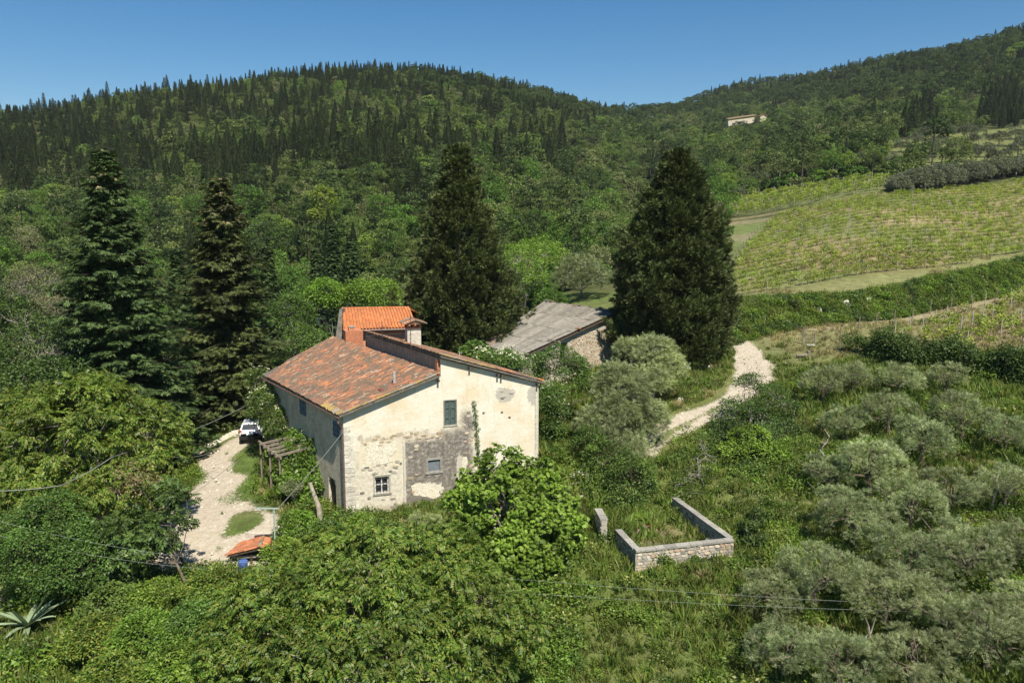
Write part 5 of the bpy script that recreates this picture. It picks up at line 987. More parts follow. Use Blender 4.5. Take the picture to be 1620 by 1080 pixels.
mtree('olive_tree', [(985, 640, 48, 55, 1.), (950, 670, 36, 54, .9), (1020, 670, 34, 54.5, 1.), (975, 600, 28, 56, .8), (990, 710, 36, 52.5, .8)], 54.5, 'big grey-green olive tree standing left of the wheel tracks', 'olive tree', mat='lf_olive', proto=SPR, size=.34, clumps=360, per=34, crad=(.3, .6), r0=.2)
mtree('olive_tree', [(918, 430, 32, 106, .8), (945, 440, 22, 104, .7), (895, 445, 18, 104, .7)], 106, 'pale olive tree in the meadow behind the barn', 'olive tree', mat='lf_olive', proto=SPR, size=.5, clumps=150, per=30, crad=(.5, .9), r0=.2)
grove = [(1300, 600, 1.0, 'olive tree at the upper left corner of the grove beside the log'), (1350, 585, .9, 'pale twiggy olive in the top row of the grove'), (1422, 590, 1.0, 'olive in the top row of the grove before the dark hedge'), (1495, 585, 1., 'olive tree standing hard against the dark hedge'), (1335, 660, 1.1, 'dark-centred olive at the left edge of the grove above the lush grass'), (1405, 650, 1.1, 'olive in the second row behind the twin dark trunks'), (1455, 700, 1.05, 'olive with two dark trunks visible in the middle of the grove'), (1520, 660, 1.1, 'spreading olive right of the twin dark trunks'), (1590, 680, 1., 'thin olive at the right edge below the hedge'), (1310, 745, .95, 'olive with a bare stump and reddish twigs at the grove edge'), (1375, 745, 1.15, 'full olive in the centre left of the grove'), (1500, 780, 1.15, 'olive whose crooked pale trunk shows over bare soil'), (1440, 800, 1.0, 'shadowed olive beside the bare soil patch'), (1350, 830, 1.2, 'leaning wide olive casting shade on the grass lane'), (1590, 770, 1.0, 'olive with snaking bare trunk at the right edge'), (1290, 930, 1.05, 'silvery olive crossed by the twin wires left of the grove lane'), (1225, 950, .85, 'small silvery olive left under the twin wires'), (1430, 900, 1.2, 'rounded olive just above the twin wires'), (1530, 890, 1.15, 'olive above the wires toward the right edge'), (1610, 860, 1.05, 'olive cut by the right edge above the wires'), (1400, 960, 1.05, 'olive crossed by the wires in the middle of the lower grove'), (1500, 985, 1.1, 'olive just below the wires in the lower right'), (1240, 1040, .95, 'pale olive at the bottom edge nearest the grass lane'), (1330, 1060, 1.0, 'olive with a bare forked limb at the bottom edge'), (1440, 1065, 1.0, 'olive at the bottom edge right of the forked limb'), (1560, 1030, 1.15, 'olive with a thick curved trunk near the lower right corner'), (1625, 980, 1.0, 'olive on the right edge below the wires')]
for px, py, s, lb in grove:
    g_ = G(px, min(1100, py+38)); olive(0, 0, s*random.uniform(.6, .8), lb, group='olive trees of the grove', pos=g_)
for px, py, lb in ((1700, 640, 'olive beyond the right edge of the grove near the hedge'), (1720, 780, 'olive beyond the right edge in the middle of the grove'), (1700, 920, 'olive beyond the right edge in the lower grove'), (1790, 700, 'outermost olive at the far right of the grove')):
    olive(0, 0, .8, lb, group='olive trees of the grove', pos=G(px, py))
# bare crooked limbs standing among the olives
for px, py, lb in ((1565, 770, 'bare crooked grey trunk on the reddish soil at right'), (1385, 1020, 'forked bare grey limb at the bottom edge'), (1610, 955, 'curved bare grey trunk near the lower right corner'), (1302, 700, 'broken pale stump with reddish twigs at the grove edge')):
    p = G(px, py+40); m = MB(); q = [p-UP*.2]; 
    for i in range(6): q.append(q[-1]+np.array([random.uniform(-.4, .4), random.uniform(-.3, .3), .5]))
    m.tube(q, [.15, .13, .11, .09, .07, .05, .02], 6).tube([q[3], q[3]+np.array([.5, .1, .5]), q[3]+np.array([.7, .2, 1.1])], [.07, .04, .01], 5, False).obj('dead_tree', MAT['pale_bark'], None, label=lb, cat='dead tree')
# upper slope olives
uo = [(1420, 258), (1452, 255), (1490, 250), (1535, 248), (1578, 252), (1610, 240), (1425, 232), (1447, 222), (1485, 228), (1512, 232), (1548, 224), (1580, 222), (1606, 212), (1470, 240), (1530, 212), (1562, 240), (1390, 262), (1372, 258), (1460, 212), (1500, 208), (1620, 228)]
for i, (px, py) in enumerate(uo):
    p = G(px, py+9); o = bpy.data.objects.new('olive_tree', PO[i % 3].data); COL.objects.link(o); o.location = p-UP*.2; s = random.uniform(1., 1.3); o.scale = (s, s, s*1.05); o.rotation_euler = (0, 0, i); tag(o, 'grey-green olive dotted on the terraced slope above the vineyard', 'olive tree', 'olives on the slope above the vineyard')
for i, f in enumerate(np.linspace(0, 1, 34)):
    px = 1418+f*215; py = 303-f*32+3*sin(i*2); p = G(px, py); o = bpy.data.objects.new('olive_tree', PO[i % 3].data); COL.objects.link(o); o.location = p-UP*1.1; s = random.uniform(.95, 1.35); o.scale = (s*1.2, s*1.2, s*1.1); o.rotation_euler = (0, 0, i*2.); tag(o, 'grey olive in the close row along the top edge of the vineyard', 'olive tree', 'olives in the row along the top of the vineyard')
for i, (px, py) in enumerate([(1215, 298), (1235, 294), (1260, 290), (1180, 305), (1150, 312), (1130, 318), (1285, 285), (1310, 282), (1340, 277), (1362, 272), (1100, 322), (1090, 330), (1198, 302), (1325, 270), (1380, 276), (1165, 318)]):
    p = G(px, py-2); o = bpy.data.objects.new('broadleaf_tree', (PBN if i % 3 else PO)[i % 3].data); COL.objects.link(o); o.location = p-UP*.3; s = random.uniform(.75, 1.05)*(1.25 if i % 3 == 0 else .95); o.scale = (s,)*3; o.rotation_euler = (0, 0, i*1.3); tag(o, 'rounded tree in the belt between the upper vineyard and the wood', 'tree', 'trees along the upper vineyard edge')
mtree('small_tree', [(1154, 347, 12, 190, 1.2)], 190, 'small brownish tree standing alone at the vineyard corner', 'tree', mat='lf_brown', size=.4, clumps=60, per=14, crad=(.5, .9), r0=.15, twigs=1.)
mtree('small_tree', [(1231, 333, 8, 195, 1.2)], 195, 'bare little tree beside the path between the two vineyards', 'tree', mat='lf_brown', size=.3, clumps=30, per=6, crad=(.4, .7), r0=.1, twigs=1.)
mtree('bush', [(1205, 345, 9, 190, .5)], 190, 'low dark bush beside the vineyard path', 'bush', mat='lf_dark', size=.4, clumps=30, per=20, crad=(.5, .8), r0=.1)
# ------------------------------------------------------------------ vineyards
def vine_mesh(seed, n=34, L=1.1, H=1.15, leaf=.26):
    r = np.random.default_rng(seed); C = np.c_[r.uniform(-L/2, L/2, 14), r.normal(0, .12, 14), r.uniform(.55, H, 14)]; V, Fc = sprays(C, np.full(14, .17), n//5, LEAF, leaf, .4, .1, .3, 1, .9); return V, Fc
def hedge_mesh(seed): V, Fc = vine_mesh(seed); return trunkleaf(V, Fc, .7, .035)
VP = [pobj('grape_vine', *hedge_mesh(i)[:2], [MAT['lf_vine'], MAT['bark']], hedge_mesh(i)[2]) if False else None for i in range(0)]
for i in range(4): V, Fc, mi = hedge_mesh(i); VP.append(pobj('grape_vine', V, Fc, [MAT['lf_vine'], MAT['bark']], mi))
pm = MB().box((0, 0, .7), .06, .06, 1.8); POST = bpy.data.objects.new('vine_post', mesh('vine_post', np.concatenate(pm.v), pm.f, MAT['concrete']))
pm = MB().tube([(0, 0, -.3), (0, 0, 1.7)], .055, 6); WPOST = bpy.data.objects.new('wooden_post', mesh('wooden_post', np.concatenate(pm.v), pm.f, MAT['old_wood']))
def vineyard(Q, ang, gap, step, name, label, lim, postlim, post_step=6, miss=.12, seed=0, s0=1.):
    r = np.random.default_rng(seed); d = np.array([cos(ang), sin(ang)]); n = np.array([-d[1], d[0]]); c = Q.mean(0); q = (Q-c)@np.stack([d, n], 1); vp = []; pp = []
    for v in np.arange(q[:, 1].min(), q[:, 1].max(), gap):
        u = np.arange(q[:, 0].min(), q[:, 0].max(), step); P = c+d*u[:, None]+n*v; ins = sdist(P, Q) > .4
        k = np.where(ins)[0]
        if len(k) < 3: continue
        kk = k[r.random(len(k)) > miss]; vp.append(P[kk]+n*r.normal(0, .05, (len(kk), 1))); ps_ = k[::int(post_step/step)]; pp.append(P[ps_]); pp.append(P[k[-1:]])
    vp = np.concatenate(vp); pp = np.concatenate(pp); thin = _n2(vp[:, 0], vp[:, 1], 9, 4); vp = vp[r.random(len(vp)) > .25*(thin > .2)]
    for arr, pr, nm, rest_nm, lb, cat, lm, scl in ((vp, VP, 'grape_vine', 'vine_rows', label, 'vine', lim, (.75, 1.3)), (pp, [POST], 'vine_post', 'vine_posts', label.replace('young leafy vine', 'slender grey stake'), 'post', postlim, (.85, 1.05))):
        arr = arr[np.argsort(arr[:, 1])]; z = T(arr[:, 0], arr[:, 1]); px, py = proj(np.c_[arr, z]); vis = (px > -5) & (px < 1625) & (py < 1085); i = np.where(vis)[0]; solo = i[:lm]; rest = i[lm:]
        for k in solo:
            vp0 = c+n*q[:, 1].min(); o = bpy.data.objects.new(nm, pr[int(r.integers(len(pr)))].data); COL.objects.link(o); o.location = (*arr[k], z[k]); s = r.uniform(*scl)*s0; o.scale = (s, s, s); o.rotation_euler = (0, 0, ang+(0 if r.random() < .5 else pi)); lb2 = lb
            rw = int(round(((arr[k]-vp0)@n)/gap)); rws = ['front', 'second', 'third', 'fourth', 'fifth', 'sixth', 'seventh', 'eighth', 'ninth'][min(8, rw)] if rw < 9 else 'farther'
            big = Q is VINE1; ps_ = ('at the left end', 'left of its middle', 'at its middle', 'right of its middle', 'at the right end')[min(4, int(max(0, (px[k]-(1150 if big else 1400))/(95 if big else 45))))]
            lb2 = ('young vine' if cat == 'vine' else 'grey stake')+f' in {rws} row of '+('big vineyard' if big else 'lower vineyard')+' '+ps_
            tag(o, lb2, cat, ('vines' if cat == 'vine' else 'stakes')+(' of the big vineyard' if big else ' of the lower vineyard'))
        if len(rest):
            so_ = scatter(rest_nm, np.c_[arr[rest], z[rest]], pr, r.uniform(*scl, len(rest))*s0); at = so_.data.attributes['rt']; v3 = np.zeros((len(rest), 3)); v3[:, 2] = ang; at.data.foreach_set('vector', v3.astype(np.float32).ravel())
vdir = VINE1[-2]-VINE1[0]; va = math.atan2(G(1500, 424)[1]-G(1160, 470)[1], G(1500, 424)[0]-G(1160, 470)[0])
vineyard(VINE1, va, 2.3, .95, 'a', 'young leafy vine in the rows of the big sunlit vineyard', 235, 180, seed=1, s0=.8, miss=.12)
vineyard(VINE2, va+.1, 2.6, 1.3, 'b', 'young leafy vine in the rows of the big sunlit vineyard', 0, 0, seed=2, s0=1.25)
vineyard(VINE3, va-.25, 2.6, 1.2, 'c', 'young leafy vine in the lower vineyard behind the hedge', 60, 22, seed=3, miss=.45, s0=1.05)
for i in range(20):
    f = i/19; p = G(1150+78*f**1.15, 436-92*f); o = bpy.data.objects.new('wooden_post', WPOST.data); COL.objects.link(o); o.location = p; o.rotation_euler = (0, R(-12), 0); tag(o, 'brown slanting end post of the big vineyard rows', 'post', 'slanting end posts of the vineyard rows')
# posts along the lower track and the gate
fence_pts = [(1328, 545), (1357, 528), (1386, 522), (1414, 515), (1442, 510), (1471, 497), (1503, 494), (1537, 487), (1573, 478), (1612, 470)]
for i, (px, py) in enumerate(fence_pts):
    p = G(px, py); o = bpy.data.objects.new('wooden_post', WPOST.data); COL.objects.link(o); o.location = p; o.rotation_euler = (random.gauss(0, .07), random.gauss(0, .07), i); tag(o, ['thick upright wooden post nearest the broken gate', 'second wooden post right of the broken gate', 'third wooden post right of the broken gate'][i] if i < 3 else 'weathered leaning wooden post along the lower track', 'post', None if i < 3 else 'posts along the lower track')
gp = G(1270, 545); gate = empty('field_gate', tuple(gp), 'broken grey timber gate frame at the entrance of the lower track', 'gate'); h1, h2 = gp, G(1288, 547)
for q, l in ((h1, 1.7), (h2, 1.25)): MB().tube([q-UP*.2, q+UP*l], .055, 6).obj('post', MAT['old_wood'], gate)
MB().beam(h1+UP*1.0, (h1+h2)/2+UP*.3, .05, .08).obj('brace', MAT['old_wood'], gate); MB().beam(h2+UP*1.1, (h1+h2)/2+UP*.25, .05, .08).obj('brace', MAT['old_wood'], gate); MB().beam(h1+UP*1.6+np.array([.12, 0, 0]), h1+UP*.1+np.array([.3, 0, 0]), .04, .06).obj('rail', MAT['old_wood'], gate)
w1, w2 = G(1238, 528)+UP*1.4, h1+UP*1.65; MB().tube([w1, (w1+w2)/2-UP*.05, w2], .014, 4).obj('fence_wire', MAT['wire'], None, label='pale fence wire strung from the bramble to the gate post', cat='wire')
for q, lb in (((1220, 535), 'short iron post beside the bramble clump'), ((1164, 500), 'thin iron post at the top end of the white track')):
    p = G(*q); MB().tube([p-UP*.2, p+UP*1.3], .04, 5).obj('iron_post', MAT['iron'], None, label=lb, cat='post')
p = G(1278, 566); MB().tube([p+np.array([-1., .1, .2]), p+np.array([0, 0, .25])], [.14, .17], 8).tube([p-UP*.1+np.array([.05, 0, 0]), p+np.array([.05, 0, .65])], [.2, .17], 8).obj('fallen_log', MAT['old_wood'], None, label='short grey log propped on a stump beside the white track', cat='log')
p = G(1282, 548); MB().box(p+UP*.15, .75, .3, .12).obj('stone_slab', MAT['pale_stone'], None, label='flat pale slab in the grass below the broken gate', cat='stone')
for (px, py), lb, s in (((1077, 634), 'pale boulder in the dry grass left of the wheel tracks', .45), ((1084, 619), 'small white boulder under the big cypress', .3), ((1244, 577), 'white stone at the edge of the white track', .35), ((1562, 437), 'white rock showing on the green bank at right', .6), ((1293, 492), 'pale rock showing in the middle of the green bank', .7), ((1335, 482), 'pale rocky outcrop on the green bank', .9), ((1372, 476), 'second pale outcrop right along the green bank', .7)):
    p = G(px, py); V = rs(14)*np.array([s, s*.7, s*.55]); bm = MB(); an = np.arange(7)*2*pi/7; b0 = [p+np.array([cos(a)*s*random.uniform(.7, 1), sin(a)*s*.7, -.1]) for a in an]; b1 = [p+np.array([cos(a)*s*.6*random.uniform(.7, 1), sin(a)*s*.4, s*random.uniform(.4, .7)]) for a in an]; bm.prism(b0, b1).obj('boulder', MAT['pale_stone'], None, label=lb, cat='rock')
# ------------------------------------------------------------------ hedge and bank growth
def strip(name, line, W, H, n, per, mat, size, label, cat, z0=.0, **kw):
    L = np.array(line); seg = np.linalg.norm(np.diff(L, axis=0), axis=1); u_ = rng.uniform(0, seg.sum(), n); cs_ = np.r_[0, np.cumsum(seg)]; P = np.stack([np.interp(u_, cs_, L[:, k]) for k in (0, 1)], 1)+rng.normal(0, W/3, (n, 2)); z = T(P[:, 0], P[:, 1])
    top = H*(1+.25*np.sin(u_*1.3)+.15*np.sin(u_*3.1)); C = np.c_[P, z+z0+rng.uniform(.1, 1, n)**.6*top*.85]; V, Fc = sprays(C, rng.uniform(.25, .5, n)*max(1, H/1.6), per, LEAF, size, .5, .05, .5, .8, .8)
    c0 = np.array([L[0, 0], L[0, 1], float(T(*L[0][:2]))]); e = link(name, mesh(name, V-c0, Fc, MAT[mat]), None, tuple(c0)); return tag(e, label, cat, **kw)
strip('hedge', [G(*q)[:2] for q in [(1380, 568), (1440, 578), (1500, 584), (1560, 597), (1640, 606), (1760, 618)]], 1.6, 2.3, 820, 50, 'lf_dark', .19, 'long dense dark hedge between the olive grove and the lower vineyard', 'hedge')
strip('bramble_hedge', [G(*q)[:2] for q in [(1340, 555), (1375, 560), (1400, 562)]], 1., 1.3, 90, 50, 'lf_dark', .17, 'low dark bramble at the left end of the dense hedge', 'hedge')
BKd = (BK[1]-BK[0])/np.linalg.norm(BK[1]-BK[0]); BKn = np.array([-BKd[1], BKd[0]]); nb_ = 3400
u_ = rng.uniform(-4, 75, nb_); v_ = rng.uniform(-.3, 3.6, nb_); bp = BK[0]+BKd*u_[:, None]+BKn*v_[:, None]; bz_ = T(bp[:, 0], bp[:, 1])
BSH = [mk_bush(i, m_, 1.3, .8, 10, 26, (LEAF, .17)) for i, m_ in enumerate(('lf_mid', 'lf_walnut', 'lf_bright', 'lf_dark', 'lf_grass'))]; kk = rng.random(nb_) < .36-.1*v_+.3*_n2(bp[:, 0], bp[:, 1], 4, 1)+.25*(u_ > 25); bp, bz_ = bp[kk], bz_[kk]; nb_ = len(bp)
scatter('bank_undergrowth', np.c_[bp, bz_-.1], BSH, rng.uniform(.5, 1.25, nb_))
# ------------------------------------------------------------------ grass and herbs near the farmhouse
def tuft(mat, n=34, h=.45, w_=.05, r=.28, seed=0):
    q = np.random.default_rng(seed); p = np.c_[q.normal(0, r/2, (n, 2)), np.zeros(n)]; d = np.c_[q.normal(0, .35, (n, 2)), np.ones(n)]; Mx = frames(d, rs(n)); v = rhomb(1, 1, .1, .15)*1.; V = np.einsum('nij,kj->nki', Mx, v*np.array([w_, 1, 1]))*(h*q.uniform(.5, 1.2, n))[:, None, None]+p[:, None]
    V[:, :, :] = V; return V.reshape(-1, 3), (Q1[None]+(np.arange(n)*4)[:, None, None]).reshape(-1, 4)
def tproto(mat, **kw):
    V, Fc = tuft(mat, **kw); return pobj('grass_tuft', V, Fc, [MAT[mat]])
GT = [tproto('lf_grass', seed=1, w_=.14), tproto('lf_grass', seed=2, h=.6, w_=.1), tproto('lf_grass', seed=3, h=.3, w_=.2)]; DT = [tproto('lf_dry', seed=4, h=.55, w_=.08), tproto('lf_dry', seed=5, h=.4, w_=.1)]
HB = [mk_bush(20+i, m_, .9, .45, 7, 22, (LEAF, .13)) for i, m_ in enumerate(('lf_bright', 'lf_mid', 'lf_bright', 'lf_grass'))]
def area(n, y0, y1, a0=-.8, a1=.92):
    yv = np.sqrt(rng.uniform(y0**2, y1**2, n)); return np.c_[yv*rng.uniform(a0, a1, n), yv]
GV = [YARD, TRKJ]
def offroad(P, m=.4):
    k = np.ones(len(P), bool)
    for Q in GV: k &= sdist(P, Q) < -m*.3
    k &= ldist(P, TRK1) > 1.3; k &= ldist(P, TRK2) > .9; k &= sdist(P, LEFTP) < 0
    hp_ = np.array([q[:2] for q in (A0, A0+t_*sE, A0+t_*sE+RD*RL, B0)]); k &= sdist(P, hp_) < -.15; k &= sdist(P, np.array([q[:2] for q in (Ab, Bb, Cb, Db)])) < 0
    k &= (sdist(P, np.array([q[:2] for q in (e1, e2, e3, e4)])) < 0) | (rng.random(len(P)) < .5)
    for x0, x1 in ((e1, e2), (e2, e3), (e4, e1)): k &= ldist(P, [x0[:2], x1[:2]]) > .25
    return k
Gp = area(56000, 27, 92); bsd = (Gp-BK[0])@BKn; bal = (Gp-BK[0])@BKd; k = offroad(Gp) & ~((bsd > -9) & (bsd < 0) & (bal > -4) & (rng.random(len(Gp)) < .8)) & ~((bsd > -2.6) & (bsd < -.2) & (bal > -4)) & ~((Gp[:, 1] > 70) & (Gp[:, 0]/Gp[:, 1] > .35) & (rng.random(len(Gp)) < .7)) & (sdist(Gp, VINE3) < 0); Gp = Gp[k]; gzv = T(Gp[:, 0], Gp[:, 1]); u2 = rng.uniform(-4, 75, 4500); v2 = rng.uniform(-.3, 4.5, 4500); Gp = np.r_[Gp, BK[0]+BKd*u2[:, None]+BKn*v2[:, None]]; gzv = T(Gp[:, 0], Gp[:, 1]); scatter('grass', np.c_[Gp, gzv-.03], GT, rng.uniform(.5, 1.3, len(Gp))*(1+.3*_n2(Gp[:, 0], Gp[:, 1], 5)), tilt=.15)
Dp = area(28000, 30, 120); dn = _n2(Dp[:, 0], Dp[:, 1], 6, 3); k = offroad(Dp) & ((dn > .25) | (sdist(Dp, VINE3) > 0) | (_n2(Dp[:, 0], Dp[:, 1], 2.5, 8) > .45) | (np.linalg.norm(Dp-G(1100, 615)[:2], axis=1) < 5)) & (Dp[:, 0] > -18); Dp = Dp[k]; scatter('dry_grass', np.c_[Dp, T(Dp[:, 0], Dp[:, 1])], DT, rng.uniform(.4, 1., len(Dp)), tilt=.2)
Hp = area(19000, 27, 66); pxh, pyh = proj(np.c_[Hp, T(Hp[:, 0], Hp[:, 1])]); hn = _n2(Hp[:, 0], Hp[:, 1], 4, 6)
lush = (hn > .1)*.45; lush = np.where((pxh > 880) & (pxh < 1260) & (pyh > 720), .3, lush); lush = np.where((pxh > 820) & (pyh > 900), .14, lush); lush = np.where((pxh > 930) & (pxh < 1110) & (pyh < 870) & (pyh > 800), .15, lush); lush = np.where((pxh > 1010) & (pyh < 700), .12, lush)
lush = np.where((pxh > 1250) & (pyh > 700), .25+.3*(hn > .2), lush); lush = np.where((pxh < 480) & (pyh < 880) & (pyh > 690), .12, lush); lush = np.where((pyh > 860) & (pxh < 900), .8, lush); lush = lush*(.55+.6*np.clip(.5+_n2(Hp[:, 0], Hp[:, 1], 2.2, 9), 0, 1))
k = offroad(Hp) & (rng.random(len(Hp)) < lush) & (np.linalg.norm(Hp-G(45, 1000)[:2], axis=1) > 2.); Hp = Hp[k]; scatter('herbs', np.c_[Hp, T(Hp[:, 0], Hp[:, 1])-.05], HB, rng.uniform(.35, 1.1, len(Hp))*(1.2+.7*_n2(Hp[:, 0], Hp[:, 1], 3, 2)))
Gr = area(4200, 38, 85); k = ~offroad(Gr, 0) & (Gr[:, 0] < 60); Gr = Gr[k]; hp_ = np.array([q[:2] for q in (A0, A0+t_*sE, A0+t_*sE+RD*RL, B0)]); Gr = Gr[(sdist(Gr, hp_) < -.5) & ((sdist(Gr, YARD) > 0) | (sdist(Gr, TRKJ) > 0) | (ldist(Gr, TRK1) < 1.2) | (ldist(Gr, TRK2) < .8))]
def pebble(seed):
    r = np.random.default_rng(seed); m = MB(); an = np.arange(6)*pi/3
    for i in range(3):
        c = np.r_[r.normal(0, .2, 2), 0]; s = r.uniform(.04, .11); m.prism([c+np.array([cos(a)*s*r.uniform(.7, 1), sin(a)*s*.8, -.02]) for a in an], [c+np.array([cos(a)*s*.6, sin(a)*s*.5, s*.6]) for a in an])
    return bpy.data.objects.new('pebbles', mesh('pebbles', np.concatenate(m.v), m.f, MAT['pale_stone']))
for q, rx in (((405, 727), 1.7), ((398, 770), 1.5), ((395, 712), 1.2), ((345, 700), 1.5), ((388, 822), 1.)):
    c0 = G(*q)[:2]; Gr = Gr[np.linalg.norm((Gr-c0)/np.array([rx, rx*1.8]), axis=1) > 1.]
scatter('gravel', np.c_[Gr, T(Gr[:, 0], Gr[:, 1])], [pebble(1), pebble(2), pebble(3)], rng.uniform(.5, 1.3, len(Gr)))
Yt = Gr[rng.random(len(Gr)) < .1]; scatter('yard_weeds', np.c_[Yt, T(Yt[:, 0], Yt[:, 1])], GT+HB[:1], rng.uniform(.2, .6, len(Yt)))
# foreground shrubs on the lower left slope
random.seed(9)
fl_ = [(125, 1085, 32.5, 'bright shrub at the bottom left beside the agave'), (150, 1010, 32.5, 'light green sprawling shrub right of the agave'), (230, 1000, 32.5, 'leafy shrub in the middle of the bottom left slope'), (310, 985, 33, 'leafy shrub touching the left side of the foreground walnut'), (180, 1065, 30.5, 'low leafy shrub at the bottom edge under the slope'), (280, 1055, 30.5, 'low bright shrub at the bottom edge beside the walnut'), (60, 1100, 31, 'low shrub in the bottom left corner'), (330, 930, 35.5, 'green shrub below the little tiled shed'), (250, 945, 36, 'dark green shrub at the foot of the leaning bare trunk'), (180, 955, 35.5, 'shrub with dry twigs under the thin feathery tree'), (400, 930, 36.5, 'leafy shrub under the front of the tiled shed')]
for i, (px, py, Y, lb) in enumerate(fl_):
    mtree('shrub', [(px, py, 42, Y, .65), (px+30, py+18, 30, Y-.6, .6), (px-28, py+12, 28, Y-.4, .6)], Y, lb, 'shrub', mat=['lf_mid', 'lf_walnut', 'lf_bright'][i % 3], size=.14, clumps=150, per=42, crad=(.2, .42), r0=.04, low=-.3, twigs=.3, bark='pale_bark')
for px, py, lb in ((905, 985, 'tall weeds'), ): pass
# agave
p = G(45, 1000); ag = empty('agave', tuple(p), 'large grey-green agave with drooping sword leaves at the bottom left', 'agave')
random.seed(2)
for i in range(17):
    an = i*2.4; el = random.uniform(.15, 1.1); l = random.uniform(1.5, 2.4); d = np.array([cos(an)*cos(el), sin(an)*cos(el), sin(el)]); sd2 = np.array([-sin(an), cos(an), 0]); m = MB(); V = []; n = 7
    for k in range(n):
        f = k/(n-1); c = p+d*l*f-UP*(.55*l*f*f*(1.1-sin(el)))+UP*.3; wv = .13*(1-f)**.6*(1+.8*f)+.004; V += [c-sd2*wv+UP*.03, c-UP*.02*(1-f), c+sd2*wv+UP*.03]
    m.add(V, [(3*k+a, 3*k+a+1, 3*k+a+4, 3*k+a+3) for k in range(n-1) for a in (0, 1)]).obj('leaf', MAT['lf_agave'], ag)
# ------------------------------------------------------------------ little tiled shed in the yard
sp = aZ(398, 905, -.2); shed = empty('tool_shed', tuple(sp), 'tiny open shed with small ridged terracotta roof at the yard edge', 'shed')
r0_, r1_ = aY(414, 850, 42.6), aY(410, 862, 40.9); r1_[2] = r0_[2]; r0_ = aY(417, 850, 42.8); r1_ = aZ(409, 868, r0_[2])
le0, le1 = aZ(385, 858, r0_[2]-.5), aZ(358, 880, r0_[2]-.5); re0, re1 = aZ(441, 856, r0_[2]-.35), aZ(437, 875, r0_[2]-.35)
roof(shed, le1, le0, r1_, r0_, lambda a, b: True, 60, 'shed_tile', spacing=.24, step=.34, thick=.06); roof(shed, re0, re1, r0_, r1_, lambda a, b: True, 60, 'shed_tile', spacing=.24, step=.34, thick=.06)
for i in range(6):
    q = r1_+(r0_-r1_)*i/5.5; Mx = frames(np.array([r0_-r1_]), np.array([UP]))[0]; MB().add((CV*np.array([1.25, .95, 1.2]))@Mx.T+q+UP*.06, CF).obj('ridge_tile', MAT['verge_tile'], shed)
m = MB(); m.prism([q-UP*.07 for q in (le1, r1_, r0_, le0)], [q+UP*.0 for q in (le1, r1_, r0_, le0)]); m.prism([q-UP*.07 for q in (r1_, re1, re0, r0_)], [q for q in (r1_, re1, re0, r0_)]); m.obj('roof_deck', MAT['dark_wood'], shed)
cen = (le0+le1+re0+re1)/4
for q in (le1*.85+cen*.15, re1*.85+cen*.15, le0*.85+cen*.15, re0*.85+cen*.15, le1*.5+re1*.5): MB().tube([np.array([q[0], q[1], float(T(q[0], q[1]))-.1]), q-UP*.05], .06, 6).obj('post', MAT['dark_wood'], shed)
a, b = le0*.8+cen*.2, re0*.8+cen*.2; MB().beam(a*np.array([1, 1, 0])+UP*.15, b*np.array([1, 1, 0])+UP*.15, .15, .8).obj('back_wall', MAT['plaster'], shed)
a, b = le1*.85+cen*.15-UP*.12, re1*.85+cen*.15-UP*.15; MB().beam(a, b, .06, .14).obj('beam', MAT['coping'], shed)
q = G(385, 905)+UP*.3; MB().tube([q-UP*.3, q+UP*.35], [.22, .26], 10).obj('water_barrel', plain('blue_plastic', (.08, .15, .4), .4, .4), None, label='blue barrel half hidden under the tiny tiled shed', cat='barrel')
# metal service pole with cable
sp0 = aZ(435, 880, -.2); sp1 = aY(433.5, 804, sp0[1]); pole = empty('service_pole', tuple(sp0), 'thin pale green steel pole with a short crossbar behind the tiny shed', 'pole')
MB().tube([sp0-UP*.2, sp1], .045, 8).obj('pole_tube', MAT['steel_green'], pole); MB().beam(sp1+np.array([-1.05, 0, .02]), sp1+np.array([.22, 0, .0]), .09, .06).obj('crossbar', MAT['steel_green'], pole)
def cat(p, q, sag, n=24): t = np.linspace(0, 1, n); return p+(q-p)*t[:, None]-UP*(4*sag*t*(1-t))[:, None]
MB().tube(cat(sp1+np.array([.2, 0, 0]), FP(-.05, 5.55, .12), .12), .016, 5).obj('cable', MAT['cable'], None, label='grey cable rising from the steel pole to the front corner of the farmhouse', cat='cable')
pc = aY(412, 629, 59.5); q0 = aY(-60, 776, 36.5); q1 = aY(95, 768, 38.5); q2 = aY(178, 722, 41)
MB().tube(np.concatenate([cat(q0, q1, .12, 8), cat(q1, q2, .1, 8)[1:], cat(q2, pc, .35, 20)[1:]]), .022, 5).obj('cable', MAT['cable'], None, label='thick grey cable sagging across the left walnut to the yard wall', cat='cable')
MB().tube(cat(aY(270, 722, 52), aY(342, 712, 56), .25), .016, 4).obj('cable', MAT['cable'], None, label='loose pale line looping low in front of the tall spruce', cat='cable')
for i, (P, lb) in enumerate((([(-60, 808, 35), (410, 890, 37.5)], 'upper thin pale green wire passing left of the walnut'), ([(-60, 832, 35), (410, 904, 37)], 'lower thin pale green wire passing left of the walnut'), ([(700, 905, 36.5), (1700, 965, 33)], 'upper thin wire running across the lower olive grove'), ([(700, 928, 36), (1700, 972, 32.6)], 'lower thin wire running across the lower olive grove'))):
    MB().tube(cat(aY(*P[0]), aY(*P[1]), .45 if i < 2 else .25, 30), .0045, 4).obj('overhead_wire', MAT['wire'], None, label=lb, cat='wire')
